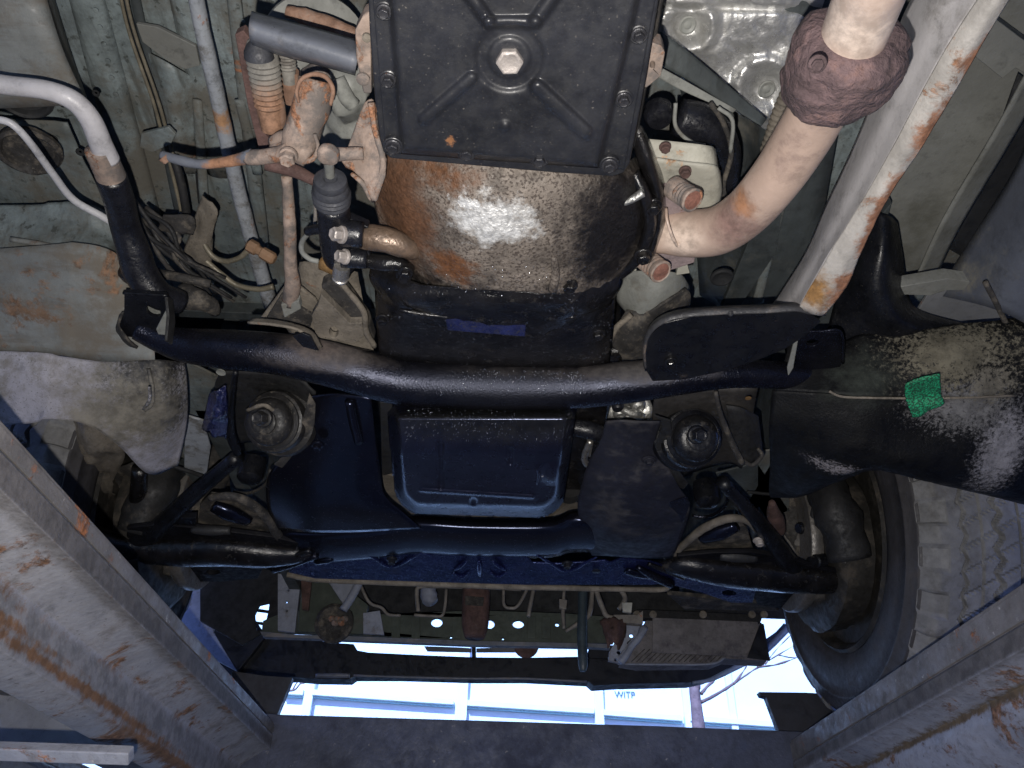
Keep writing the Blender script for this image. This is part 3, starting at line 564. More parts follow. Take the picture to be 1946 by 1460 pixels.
def ribboot(cx, cy, h, r, n_, mt, par, k=1.0):
    pr = [(r*.75, -r*2.9), (r*.8, -r*1.4)]
    for i in range(n_): pr += [(r*(.80-.012*(n_-i)*0+.012*i), -r*1.3+i*r*.36*k), (r*(.97+.012*i), -r*1.3+(i+.5)*r*.36*k)]
    e = -r*1.3+n_*r*.36*k
    pr += [(r*1.0, e), (r*1.02, e+r*.6), (r*.8, e+r*1.1), (r*.4, e+r*1.3)]
    return lathe('boot', P(cx, cy, h), axb, pr, mt, par, n=30)
ribboot(507, 168, .70, 29, 9, M['boot_rust'], bt)
lathe('sleeve', P(517, 222, .70), axb, [(24, -20), (26, 0), (27, 30), (25, 36)], M['rust'], bt, nz=(.001, 70))
lathe('boot_cap', P(491, 98, .695), axb, [(28, -12), (27, 0), (22, 10), (14, 18), (10, 26), (10, 40)], M['boot'], bt)
ribboot(545, 110, .74, 17, 9, M['boot_rust'], bt)
lathe('sleeve', P(553, 165, .74), axb, [(17, -30), (18, 30)], M['rust'], bt)
rp = Thing('rusty_bracket', 'red brown flaking bracket strip behind the ribbed cable boots', 'bracket', P(480, 180, .72))
plate('bracket_plate', [(446, 66), (462, 58), (480, 80), (500, 250), (520, 275), (512, 300), (492, 285), (470, 200)], .715, M['rust_dark'], rp, th=.012)
ob = tag(loft('grey_bar', [[(478, 25, .70), (540, 42, .69), (610, 60, .685), (680, 80, .68)], [(474, 45, .665), (540, 66, .66), (610, 86, .655), (680, 108, .65)], [(476, 72, .665), (540, 92, .66), (610, 112, .655), (676, 132, .65)], [(482, 85, .70), (540, 104, .69), (610, 122, .685), (676, 140, .68)]], M['bar'], None, k=6, th=.004), 'flat grey blue bar slanting across to the transmission side', 'support bar')
bh = Thing('drive_flange', 'rusty shaft flange with dark disc half hidden above the grey bar', 'shaft flange', P(600, 60, .80))
lathe('disc', P(600, 95, .80), Vector((.35, -.2, -1)), [(100, -10), (100, 0), (85, 6), (60, 8), (30, 16), (10, 18)], M['olive'], bh, n=40)
tube('shaft', [(545, 20, .775, 12), (600, 40, .77, 16), (680, 75, .76, 18)], M['rust'], bh, nz=(.002, 50))
tube('shaft', [(580, 150, .78, 16), (620, 125, .78, 20), (660, 100, .78, 16)], M['rust_pale'], bh, nz=(.002, 50))
bp = Thing('tunnel_casting', 'pale grey cast lumps between the linkage tube and the transmission', 'casting', P(650, 170, .76))
loft('cast_body', [[(560, 130, .80), (610, 120, .77), (690, 130, .77)], [(600, 190, .80), (640, 170, .75), (700, 180, .76)], [(590, 260, .82), (640, 240, .78), (690, 230, .78)], [(600, 300, .84), (630, 290, .82), (680, 300, .80)]], M['grey_cast'], bp, k=7, nz=(.02, 26))
tube('cast_body', [(640, 150, .75, 14), (655, 180, .745, 16), (672, 200, .745, 12)], M['grey_cast'], bp, nz=(.003, 40))
tube('rust_streaked_stay', [(505, 310, .70, 14), (560, 325, .70, 13), (600, 345, .70, 10)], M['rust_dark'], bp)
tube('rust_streaked_stay', [(545, 335, .70, 10), (550, 420, .69, 12), (552, 500, .685, 12), (556, 540, .68, 15), (552, 575, .68, 15)], M['rust_pale'], bp, nz=(.001, 60))
tube('rust_streaked_stay', [(597, 345, .70, 5), (600, 400, .69, 4), (598, 430, .69, 4)], M['pale_pipe'], bp)

# =================================================================== left pipes
wp = Thing('heater_pipe', 'thick pale grey metal pipe bending down into a black hose', 'pipe', P(150, 250, .72))
tube('pipe', [(-420, 118, .71, 18), (-60, 153, .71, 18), (20, 163, .71, 18), (90, 172, .71, 18), (140, 192, .71, 19), (172, 228, .71, 20), (192, 275, .71, 21), (205, 305, .71, 22)], mat('pale_pipe_paint', (.46, .45, .47), .45, grime=.45, var=.2, vs=10, rust=.14, rs=22, bump=.15, dirt=((.20, .18, .17), .42, 24)), wp, n=24, k=8)
tube('collar', [(188, 283, .71, 26), (200, 310, .71, 27), (215, 345, .71, 27)], M['rust_pale'], wp, n=24)
tube('hose', [(210, 335, .71, 29), (226, 380, .71, 28), (238, 430, .71, 27), (255, 480, .70, 30), (268, 520, .69, 31), (300, 560, .68, 28), (345, 575, .69, 22)], M['slave'], wp, n=22, label='black hose')
tube('hose_clip', [(252, 504, .70, 33), (262, 514, .70, 34)], M['slave'], wp)
w2 = tag(tube('vacuum_pipe', [(-420, 205, .69, 7), (-60, 222, .69, 7), (0, 228, .69, 7), (28, 240, .69, 7), (60, 275, .69, 7), (100, 330, .70, 7), (140, 380, .71, 7), (200, 415, .715, 7), (245, 448, .72, 6), (268, 480, .72, 5)], mat('thin_pipe_paint', (.42, .42, .44), .5, var=.15, vs=20, rust=.08, bump=.08), None), 'thin pale grey pipe running diagonally below the thick one', 'thin pipe')
gp = tag(tube('conduit_pipe', [(292, -420, .86, 15), (362, -60, .86, 15), (385, 60, .86, 15), (410, 170, .86, 15), (432, 270, .86, 15), (455, 370, .86, 14), (485, 480, .86, 14), (515, 580, .86, 14)], M['pipe_grey'], None, nz=(.0008, 40)), 'long straight blue grey conduit pipe with orange rust patch under the floor', 'conduit pipe')
for i, (dx, nm) in enumerate(((0, 'inner'), (10, 'outer'))):
    tag(tube('fuel_line', [(140+dx, -420, .90, 3.5), (218+dx, -60, .90, 3.5), (245+dx, 60, .90, 3.5), (290+dx, 190, .89, 3.5), (312+dx, 270, .89, 3.5), (330+dx, 340, .88, 3.5), (345+dx, 405, .87, 3.5), (350+dx, 440, .87, 3)], M['gold_line'], None, n=8),
        'thin yellowish fuel line lying '+('away from' if i == 0 else 'on the side toward')+' the conduit pipe', 'fuel line', 'pair of fuel lines along the floor')
cl = Thing('pipe_clamp', 'dusty bracket plate clamping the fuel lines to the floor', 'pipe clamp', P(300, 270, .88))
plate('clamp_plate', [(268, 255), (320, 242), (334, 256), (325, 275), (290, 290), (265, 280)], .875, M['floor'], cl, th=.006)
bl = Thing('brake_line', 'thin dusty brake line curving to a brown union by the pipe bundle', 'brake line', P(430, 490, .80))
tube('line', [(385, 460, .80, 5), (405, 488, .79, 5), (430, 497, .785, 5), (455, 490, .78, 5), (470, 478, .78, 6), (485, 470, .78, 8)], M['gold_line'], bl)
tube('line', [(385, 490, .80, 5), (420, 520, .79, 5), (450, 542, .785, 5), (490, 550, .78, 5), (520, 545, .78, 6)], M['gold_line'], bl)
lathe('union', P(484, 472, .77), Vector((1, .35, -.4)), [(8, -16), (13, -12), (13, 4), (9, 8), (9, 14), (12, 16), (12, 40), (8, 44)], mat('union_rust', (.2, .12, .07), .6, var=.3), bl, n=8)
cb = Thing('cable_bundle', 'tangle of black dusty cables and clips beside the black hose', 'cables', P(320, 440, .78))
for i in range(9):
    x0 = 250+random.uniform(0, 60); y0 = 375+random.uniform(0, 60)
    tube('cable', [(x0, y0, .80, 4), (x0+30+random.uniform(0, 40), y0+35+random.uniform(0, 25), .78, 4.5), (x0+70+random.uniform(-30, 50), y0+90, .76, 4), (x0+130+random.uniform(-30, 60), y0+130+random.uniform(-20, 30), .76, 3)], M['black_matt'] if i % 3 else M['dusty_black'], cb, nz=(.001, 90))
loft('clip_plate', [[(310, 410, .79), (365, 410, .785), (372, 430, .785)], [(300, 438, .79), (340, 445, .78), (368, 445, .785)]], M['dusty_black'], cb, nz=(.004, 60), k=5)
loft('clip_plate', [[(385, 375, .82), (415, 400, .81), (400, 430, .81)], [(375, 400, .82), (385, 440, .80), (400, 520, .80)], [(365, 440, .82), (350, 490, .80), (390, 525, .80)]], M['dusty'], cb, nz=(.008, 50), k=6)
tube('cable', [(300, 520, .75, 9), (345, 528, .74, 9), (400, 540, .74, 8)], M['dusty_black'], cb)
tube('cable', [(345, 560, .73, 24), (380, 572, .72, 20), (410, 590, .73, 13)], M['dusty_black'], cb, nz=(.003, 60))
tube('cable', [(330, 300, .84, 8), (345, 350, .83, 8), (355, 410, .82, 8)], M['black_matt'], cb)
loft('arm_web', [[(160, 390, .80), (190, 420, .79), (215, 470, .77)], [(175, 450, .78), (200, 480, .77), (240, 520, .76)]], M['dusty_black'], cb, nz=(.006, 40), k=6)

# =================================================================== exhaust
ex = Thing('exhaust_pipe', 'pale pinkish exhaust downpipe with a fuzzy rust brown collar near its upper end', 'exhaust pipe', P(1480, 330, .62))
tube('pipe', [(1238, 440, .68, 40), (1270, 441, .675, 42), (1310, 444, .665, 45), (1365, 438, .65, 46), (1420, 402, .635, 47), (1475, 338, .62, 50), (1525, 262, .61, 54), (1565, 190, .595, 56), (1605, 110, .58, 60), (1645, 10, .565, 64), (1680, -90, .55, 68), (1740, -330, .55, 72)], M['exhaust'], ex, n=40, k=10)
tube('weld_seam', [(1266, 396, .665, 3), (1268, 420, .648, 3), (1280, 455, .640, 3), (1300, 486, .655, 3)], M['exhaust'], ex, n=8)
# lumpy collar
cpts = [P(*q) for q in ((1575, 178, .597), (1585, 158, .59), (1602, 120, .583), (1618, 82, .577), (1628, 62, .574))]
cr = [m_of(r, p) for r, p in zip((78, 102, 108, 104, 72), cpts)]
cpts = catmull(cpts, 14); cr = [v.x for v in catmull([Vector((r, 0, 0)) for r in cr], 14)]
V, Fc = tube_geo(cpts, cr, 72, .9, 0, (.006, 26))
V = [v+(v-cpts[min(i//72, len(cpts)-1)]).normalized()*noise.fractal(v*110, 1, 2, 3)*.0010 for i, v in enumerate(V)]
obj('collar', V, Fc, M['collar'], ex, smooth=True, label='rough rust brown collar')
bolt(1553, 122, .525, 13, M['collar'], ex, ax=Vector((-.2, -.3, -1)), n=6)
lathe('collar', P(1692, 92, .57), Vector((.5, -.5, -1)), [(38, -20), (38, 0), (30, 14), (14, 20), (3, 22)], M['collar'], ex, nz=(.004, 40))
plate('flange', [(1226, 358), (1290, 362), (1318, 392), (1330, 430), (1320, 500), (1275, 515), (1205, 500), (1190, 480), (1215, 420)], .675, mat('flange_mauve', (.20, .155, .155), .8, var=.25, vs=20, bump=.5, rust=.2, rs=30), ex, th=.012, bevel=.002)
def stud(x, y, h, r):
    axs = Vector((.55, -.25, -1)).normalized()
    lathe('stud', P(x, y, h), axs, [(r*1.05, -60), (r*1.05, -40), (r*.96, -36), (r*1.05, -32), (r*.96, -28), (r*1.05, -24), (r*.96, -20), (r*1.05, -16), (r*.96, -12), (r*1.08, -6), (r*1.1, 0), (r*.98, 2), (r*.92, 1)], M['rust_pale'], ex, n=30, nz=(.0004, 120))
    lathe('stud', P(x, y, h)+axs*.0006, axs, [(r*.86, -4), (r*.86, 0), (r*.5, 1), (r*.1, 2)], mat('stud_end', (.20, .09, .065), .85, var=.4, vs=70, bump=.6) if 'se' not in M else M['se'], ex, n=24, nz=(.0005, 90))
M['se'] = mat('stud_end', (.20, .09, .065), .85, var=.4, vs=70, bump=.6)
stud(1316, 381, .635, 22); stud(1256, 517, .635, 21)
ms = Thing('heat_shield_box', 'pale beige folded heat shield box with two rusty bolts above the exhaust flange', 'heat shield', P(1295, 320, .70))
beige = mat('beige_shield', (.34, .33, .28), .65, var=.15, vs=10, rust=.22, rs=16, rcol=(.34, .17, .07), bump=.2, dirt=((.2, .19, .16), .4, 14))
loft('shield', [[(1230, 264, .70), (1290, 270, .70), (1345, 277, .70), (1358, 285, .72)], [(1236, 300, .69), (1295, 308, .69), (1352, 315, .69), (1364, 325, .71)], [(1238, 303, .683), (1297, 311, .683), (1355, 318, .683), (1367, 328, .71)], [(1240, 345, .69), (1300, 350, .69), (1362, 360, .69), (1370, 370, .72)], [(1242, 400, .70), (1300, 405, .70), (1350, 410, .70), (1355, 415, .72)]], beige, ms, k=5)
bolt(1264, 280, .690, 10, M['rust_dark'], ms, fl=1.15); bolt(1302, 326, .679, 11, M['rust_dark'], ms, fl=1.1)
plate('shield', [(1192, 500), (1208, 500), (1210, 516), (1192, 515)], .70, beige, ms); plate('shield', [(1290, 500), (1305, 498), (1311, 520), (1285, 524)], .70, beige, ms, th=.01)
hs = Thing('heat_shield', 'crumpled silver foil heat shield with two embossed washers on the tunnel wall', 'heat shield', P(1390, 110, .82))
def foil_h(x, y):
    p = Vector((x*.012, y*.012, 3)); h = .83 + .008*noise.fractal(p, 1, 2, 2) + .003*abs(noise.noise(p*3.1))
    for cx, cy, r in ((1307, 48, 38), (1455, 168, 42)):
        d = math.hypot(x-cx, y-cy); h += .010*sm(r, r*.4, d) - .007*math.exp(-((d-r*1.25)/12)**2)
    h += .007*sm(0, 1, math.exp(-((y-14-(x-1300)*.02)/7)**2)*1.0)
    return h
field('foil', [(1200, -220), (1640, -220), (1480, 262), (1258, 125)], foil_h, M['foil'], hs, nx=150, ny=120, th=.002)
for x, y in ((1307, 48), (1457, 170)): lathe('washer', P(x, y, .832), Vector((.1, -.2, -1)), [(16, -3), (17, 0), (14, 2), (12, 1), (8, 0), (5, 2), (1, 2)], M['grey_cast'], hs, n=26)
st = Thing('tunnel_brace', 'dark green grey strip brace slanting below the foil with a pale strap beside it', 'brace', P(1360, 170, .79))
loft('brace', [[(1255, 60, .79), (1300, 92, .79), (1380, 160, .79), (1456, 226, .79)], [(1262, 128, .78), (1320, 160, .78), (1390, 205, .78), (1446, 240, .78)]], M['floor_dark'], st, k=6)
loft('pale_strap', [[(1252, 126, .775), (1310, 158, .775), (1398, 208, .775)], [(1252, 148, .772), (1305, 176, .772), (1392, 214, .772)]], M['grey_cast'], st, k=6)
sm_ = Thing('starter_motor', 'black cylindrical starter motor with looping cable behind the heat shield box', 'starter motor', P(1320, 230, .77))
tube('body', [(1288, 222, .77, 34), (1330, 236, .77, 38), (1366, 258, .77, 30), (1382, 300, .78, 26), (1378, 360, .79, 22)], M['slave'], sm_, n=22)
lathe('body', P(1252, 222, .76), DOWN, [(28, -20), (28, 0), (22, 10), (8, 13)], M['slave'], sm_)
tube('cable', [(1284, 196, .755, 4), (1284, 240, .75, 4), (1310, 268, .75, 4), (1340, 275, .75, 4)], M['grey_cast'], sm_, n=8)
tube('cable', [(1350, 196, .75, 5), (1375, 235, .75, 5), (1390, 290, .75, 5), (1375, 350, .75, 5), (1380, 385, .75, 5)], M['dusty_black'], sm_, n=8)
tube('cable', [(1365, 205, .745, 4), (1392, 230, .745, 4), (1388, 290, .745, 4)], M['grey_cast'], sm_, n=8)
tag(tube('flex_conduit', [(1500, 170, .80, 14), (1482, 210, .80, 13), (1468, 250, .80, 12), (1455, 290, .80, 12)], M['dusty'], None, ribs=4, k=16), 'short ribbed grey conduit between foil shield and exhaust pipe', 'conduit')
em = Thing('engine_mount', 'grey engine mount bracket with brown dusty arm below the lower exhaust stud', 'engine mount', P(1240, 590, .70))
loft('bracket', [[(1190, 515, .72), (1240, 515, .70), (1290, 520, .71), (1310, 545, .74)], [(1172, 565, .72), (1230, 560, .69), (1275, 565, .70), (1300, 575, .73)], [(1190, 595, .72), (1215, 600, .69), (1255, 595, .70), (1280, 590, .73)]], M['grey_cast'], em, k=6, nz=(.001, 40))
loft('arm', [[(1190, 588, .70), (1225, 592, .69), (1262, 572, .69), (1302, 548, .71)], [(1172, 620, .69), (1210, 622, .68), (1250, 602, .69), (1312, 562, .71)], [(1152, 668, .70), (1190, 668, .68), (1230, 640, .69), (1305, 600, .72)], [(1150, 690, .71), (1200, 700, .70), (1240, 690, .70), (1300, 640, .73)]], M['dusty_black'], em, k=6, nz=(.003, 40))
tube('arm', [(1152, 672, .685, 6), (1168, 628, .68, 6), (1200, 598, .685, 6)], M['dusty'], em)
# gusset pieces on the left of the engine: dusty mount bracket
lm = Thing('dusty_mount', 'brown dusty pressed mount bracket between the cross tube and engine', 'engine mount', P(630, 600, .68))
loft('pressing', [[(570, 500, .72), (620, 500, .71), (680, 515, .72)], [(560, 560, .71), (620, 560, .70), (690, 570, .71)], [(540, 610, .70), (620, 610, .69), (700, 620, .70)], [(560, 650, .69), (640, 660, .68), (712, 665, .69)]], M['dusty'], lm, k=6, nz=(.006, 26))
plate('pressing', [(608, 545), (640, 530), (700, 610), (712, 650), (690, 640), (660, 615)], .675, M['dusty_black'], lm, th=.02, bevel=.004)
plate('pressing', [(610, 560), (650, 600), (665, 615), (688, 614), (692, 640), (672, 655), (640, 648), (600, 640), (592, 600), (604, 580)], .662, M['dusty'], lm, th=.012, holes=[oval(634, 632, 9, 11)], bevel=.003)
tube('pressing', [(650, 540, .672, 6), (690, 590, .668, 6), (696, 630, .665, 6), (712, 658, .665, 6)], M['dusty'], lm, nz=(.001, 60))
plate('pressing', [(490, 612), (540, 545), (568, 545), (600, 570), (612, 590), (596, 640), (560, 618)], .685, M['dusty'], lm, th=.006, bevel=.003)
plate('pressing', [(505, 608), (535, 560), (560, 580), (596, 600), (588, 628), (550, 612)], .68, M['dusty_black'], lm, th=.006)
plate('pressing', [(533, 580), (568, 572), (572, 588), (540, 606)], .67, M['grey_cast'], lm, th=.012, bevel=.002)
M['web'] = mat('arm_web_paint', (.006, .006, .008), .6, var=.5, vs=20, spec=.15, bump=.3, dirt=((.04, .035, .03), .3, 30))
# =================================================================== engine
en = Thing('engine', 'black engine underside with speckled upper sump and pressed steel oil pan', 'engine', P(930, 800, .60))
box('block', EV(-.17, .84, .68), EV(.17, 1.30, .95), M['oily'], en, bevel=.01)
loft('upper_sump', [[(714, 545, .66), (716, 600, .650), (720, 660, .645), (724, 720, .70)], [(770, 560, .625), (775, 600, .622), (778, 665, .632), (780, 730, .70)], [(930, 600, .618), (930, 640, .616), (930, 680, .632), (930, 745, .70)], [(1110, 590, .622), (1105, 620, .622), (1103, 680, .634), (1100, 740, .70)], [(1168, 560, .65), (1166, 600, .650), (1160, 670, .650), (1150, 740, .70)]], M['oily'], en, k=8, nz=(.0008, 70), label='oily speckled upper sump')
for x, y in ((727, 607), (1137, 635)): bolt(x, y, .63, 10, M['oily'], en)
def op_e(x, y):
    dx = min(x-(745+(y-780)*.10), 1088-(y-780)*.14-x); dy = 968+(x-760)*.022-y; R_ = 42
    return R_-math.hypot(R_-dx, R_-dy) if dx < R_ and dy < R_ else min(dx, dy)
def op_h(x, y):
    t = .585 - .018*sm(795, 865, y) + .055*sm(800, 760, y)                              # eases down into the deep part
    e = op_e(x, y)
    t += .036*(1-sm(-10, 17, e))**1.6
    t += .0035*sm(8.5, 2.5, segd(x, y, 838, 846, 838, 925)); t += .0032*sm(8, 3, segd(x, y, 970, 856, 970, 878))
    t -= .0022*sm(5, 1.5, segd(x, y, 800, 931, 1012, 944))
    t += .004*sm(10, 3, math.hypot(x-900, (y-953)))
    t -= .004*sm(26, 8, math.hypot(x-1046, y-900))
    return t
field('oil_pan', [(735, 750), (1098, 756), (1066, 985), (748, 975)], op_h, M['oilpan'], en, nx=150, ny=120, th=.0015, label='deep black pressed oil pan', mask=lambda x, y: op_e(x, y) > -9)
V_ = [(x, y) for x, y in ((752, 968), (900, 975), (1066, 985))]
tube('pressed_crease', [(1020, 920, .566, 2), (1024, 900, .566, 3), (1024, 890, .566, 3), (1050, 865, .57, 3), (1066, 845, .572, 3)], M['oilpan'], en, n=8)
bolt(1038, 897, .572, 10, M['plug'], en, ax=Vector((.8, .3, -.6)), name='drain_bolt')
tube('drain_boss', [(1040, 898, .585, 18), (1056, 905, .60, 20)], M['oilpan'], en)
# flywheel side / cross rail seen through the gap
plate('lower_rail', [(726, 900), (748, 905), (760, 945), (800, 975), (1040, 990), (1075, 960), (1110, 900), (1140, 910), (1120, 1010), (740, 1000)], .70, M['dusty'], en, th=.02)
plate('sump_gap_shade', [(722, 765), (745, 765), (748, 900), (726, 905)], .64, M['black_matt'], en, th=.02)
for i in range(6): plate('lower_rail_tooth', [(800+i*42, 968+i*2), (812+i*42, 969+i*2), (812+i*42, 984+i*2), (800+i*42, 983+i*2)], .695, M['dusty_black'], en, th=.01)
lathe('belt_pulley', P(1080, 940, .68), Vector((0, 1, -.15)), [(22, -20), (24, -4), (22, 0), (17, 3), (8, 5)], M['black_matt'], en)
# bright castings beside the oil pan
ac = Thing('alloy_casting', 'bright cast alloy unit with bolts glimpsed behind the oil pan', 'alloy casting', P(1150, 820, .70))
loft('casting', [[(1085, 770, .73), (1160, 765, .71), (1232, 760, .71)], [(1090, 800, .72), (1160, 795, .695), (1240, 790, .70)], [(1080, 850, .72), (1130, 850, .70), (1200, 850, .71)], [(1060, 905, .73), (1110, 900, .715), (1160, 900, .73)]], M['silver'], ac, k=9, nz=(.016, 36))
for x, y, r in ((1112, 788, 10), (1148, 780, 9), (1178, 790, 11), (1215, 775, 12), (1100, 868, 7), (1118, 880, 8)): lathe('stub', P(x, y, .690), Vector((random.uniform(-.3, .3), -.3, -1)), [(r*1.2, -20), (r*1.2, -4), (r, 0), (r*.6, 3), (r*.3, 1)], M['silver'], ac, nz=(.001, 60))
tube('stub', [(1170, 772, .70, 6), (1200, 785, .685, 8), (1222, 792, .685, 6)], M['silver'], ac, nz=(.001, 60))
lathe('sensor', P(1174, 776, .68), DOWN, [(11, -10), (11, 0), (8, 4)], M['slave'], ac)
for i in range(4): tube('fin', [(1088+i*8, 840+i*2, .70, 3), (1096+i*8, 858+i*2, .70, 3), (1108+i*7, 872+i*2, .70, 3)], M['silver'], ac, n=8)
tag(tube('coolant_hose', [(1080, 812, .67, 14), (1100, 814, .668, 17), (1135, 822, .665, 17), (1165, 838, .67, 16)], M['slave'], None, n=20), 'short black rubber hose between oil pan and dark right guard sheet', 'hose')
hb = Thing('hose_bracket', 'small pale steel hook bracket under the black hose', 'hook bracket', P(1118, 870, .67))
tube('hook', [(1122, 838, .668, 6), (1112, 862, .665, 6), (1112, 878, .664, 6), (1122, 886, .664, 6), (1130, 880, .666, 5)], M['steel'], hb)
plate('hook_plate', [(1116, 836), (1128, 840), (1122, 870), (1112, 866)], .672, M['steel'], hb)

# =================================================================== cross tube
ct = Thing('cross_tube', 'thick glossy black cross tube bowed under the engine, dusty brown along its rear edge', 'crossmember', P(930, 730, .64))
CT = [(262, 625, .66, 22), (300, 642, .655, 26), (350, 656, .65, 33), (430, 664, .645, 38), (520, 672, .642, 40), (600, 686, .64, 43), (680, 706, .638, 44), (740, 720, .636, 46), (800, 728, .635, 47), (920, 733, .633, 46), (1040, 735, .633, 44), (1120, 733, .634, 42), (1200, 726, .636, 40), (1280, 717, .638, 36), (1380, 710, .642, 29), (1460, 712, .645, 27), (1540, 718, .65, 26), (1600, 724, .655, 24)]
tube('tube', CT, M['tube'], ct, n=44, k=9)
for x, y, h in ((921, 758, .6125), (1422, 757, .63)): lathe('drain_hole_rim', P(x, y, h), DOWN, [(5.5, -1), (6, .4), (4, .8), (2, .3)], M['brass'], ct, n=16)
plate('end_bracket', [(236, 556), (268, 558), (316, 562), (322, 580), (308, 612), (300, 640), (262, 642), (242, 640), (226, 625), (230, 600), (236, 590)], .655, M['black'], ct, th=.006, holes=[oval(292, 592, 15, 11, rot=.5)], bevel=.002)
plate('end_bracket', [(318, 562), (330, 570), (334, 612), (328, 655), (318, 648), (322, 600)], plane3((318, 562, .655), (334, 612, .65), (328, 655, .62)), M['black_matt'], ct, th=.004)
loft('end_bracket', [[(234, 592, .655), (226, 620, .65), (244, 645, .645), (262, 660, .65)], [(228, 600, .665), (222, 630, .665), (236, 655, .665), (258, 672, .665)]], M['dusty_black'], ct, k=5, nz=(.002, 60))
plate('end_bracket', [(296, 626), (318, 584), (327, 640), (324, 652), (306, 648)], .648, M['grey_cast'], ct, th=.003)
plate('end_bracket', [(262, 575), (300, 572), (306, 600), (290, 622), (262, 612)], .668, M['grey_cast'], ct, th=.004)
tube('end_flange', [(234, 557, .652, 3), (268, 559, .652, 3), (318, 562, .652, 3)], M['black'], ct)
plate('clip_tab', [(556, 640), (576, 634), (590, 640), (606, 668), (575, 660)], .625, M['slave'], ct, th=.003)
loft('saddle_strap', [[(470, 614, .648), (520, 618, .64), (570, 630, .635), (602, 668, .625)], [(480, 606, .66), (530, 610, .655), (590, 628, .65), (612, 660, .64)]], M['dusty'], ct, k=5)
plate('end_bracket', [(1516, 632), (1598, 632), (1600, 690), (1590, 716), (1510, 712)], .648, M['tube'], ct, th=.006, holes=[oval(1544, 652, 12, 6, rot=-.1)], bevel=.002)
plate('end_bracket', [(1514, 630), (1520, 632), (1508, 700), (1498, 716), (1496, 700)], .635, M['grey_cast'], ct, th=.003)
tube('end_flange', [(1518, 631, .644, 3), (1560, 630, .644, 3), (1598, 632, .644, 3), (1602, 690, .64, 3)], M['tube'], ct)

# =================================================================== front subframe
sf = Thing('front_subframe', 'wide black subframe pressing tinted with blue sheen, wrapping round the oil pan in a U', 'subframe', P(900, 1000, .60))
def arc_(l): return [P(*q) for q in l]
loft('left_cheek', [[(592, 752, .650), (640, 748, .645), (700, 756, .640), (706, 768, .64)],
      [(572, 800, .640), (622, 800, .635), (680, 805, .632), (714, 830, .632)],
      [(540, 865, .630), (600, 865, .622), (668, 870, .618), (722, 890, .622)],
      [(510, 905, .622), (580, 920, .608), (660, 925, .606), (731, 940, .612)],
      [(508, 960, .615), (580, 970, .598), (670, 972, .598), (768, 975, .605)],
      [(524, 1005, .615), (590, 1010, .598), (680, 1010, .598), (800, 1003, .602)]], M['enamel'], sf, k=8, th=.003)
tube('stiffening_rib', [(664, 762, .636, 9), (672, 800, .628, 10), (682, 840, .619, 9)], M['enamel'], sf)
for x, y in ((603, 846),): bolt(x, y, .614, 9, M['enamel'], sf)
# main transverse beam: rounded section from cheek to cheek
rows = []
def beamrow(dy, h): return [(524+dy*.35, 1000+dy, h+.012), (600, 1004+dy, h+.002), (700, 998+dy*.98, h), (790, 985+dy, h), (900, 990+dy, h-.001), (1040, 990+dy, h), (1095, 975+dy*1.05, h), (1180, 985+dy, h), (1255, 1005+dy*.8, h+.004), (1282, 1000+dy*.8, h+.012)]
loft('front_beam', [beamrow(-3, .640), beamrow(3, .620), beamrow(14, .607), beamrow(27, .602), beamrow(44, .600), beamrow(58, .601), beamrow(65, .606), beamrow(69, .625)], M['enamel'], sf, k=7, th=.003, label='rounded front beam with blue sheen')
loft('right_cheek', [[(1152, 800, .645), (1180, 798, .64), (1215, 800, .638), (1256, 800, .64)],
      [(1140, 838, .636), (1180, 838, .630), (1220, 840, .628), (1246, 845, .630)],
      [(1118, 880, .628), (1170, 880, .618), (1225, 885, .616), (1268, 885, .620)],
      [(1106, 920, .618), (1160, 925, .604), (1225, 925, .602), (1290, 925, .608)],
      [(1098, 965, .612), (1160, 975, .596), (1230, 975, .594), (1310, 960, .602)],
      [(1110, 1020, .606), (1165, 1022, .591), (1230, 1025, .590), (1298, 1012, .600)],
      [(1125, 1055, .604), (1165, 1056, .596), (1225, 1060, .596), (1278, 1060, .606)]], M['enamel_r'], sf, k=8, th=.003, label='matt scratched cheek sheet')
lathe('bolt_seat', P(1233, 875, .612), DOWN, [(14, -2), (14, 0), (11, 2), (8, 1)], M['enamel_r'], sf); bolt(1234, 876, .610, 8, M['enamel_r'], sf)
plate('cheek_pocket', [(1272, 956), (1305, 946), (1312, 958), (1300, 990), (1275, 1010), (1268, 975)], .597, M['enamel'], sf, th=.004)
# lower flange plate with pressed triangles
lf = [(548, 1088), (602, 1050), (660, 1046), (670, 1052), (690, 1050), (720, 1048), (800, 1052), (818, 1056), (830, 1049), (985, 1054), (1002, 1060), (1012, 1070), (1060, 1072), (1150, 1066), (1160, 1070), (1180, 1062), (1236, 1068), (1262, 1076), (1290, 1100), (1275, 1108), (1240, 1112), (1000, 1112), (800, 1106), (600, 1100)]
sp_ = plane3((600, 1050, .606), (1240, 1070, .606), (900, 1110, .600))
plate('lower_flange', lf, sp_, M['sheen_plate'], sf, th=.004, bevel=.001, label='lower flange coloured with blue sheen, with pressed triangles')
for cx, cy in ((743, 1060), (1076, 1068)):
    V = [on_plane(cx+dx, cy+dy, sp_) for dx, dy in ((-52, -12), (54, -10), (20, 12), (2, 22), (-18, 12))]
    def q(dx, dy, r): return (cx+dx, cy+dy, .6015, r)
    tube('pressed_triangle', [q(-56, -13, 2), q(-30, 2, 4), q(-12, 14, 4), q(-2, 18, 3)], M['sheen_plate'], sf, n=8, sq=.6)
    tube('pressed_triangle', [q(4, 18, 3), q(18, 13, 4), q(36, 2, 4), q(58, -9, 2)], M['sheen_plate'], sf, n=8, sq=.6)
    bolt(cx+2, cy+4, .600, 8, M['slave'], sf)
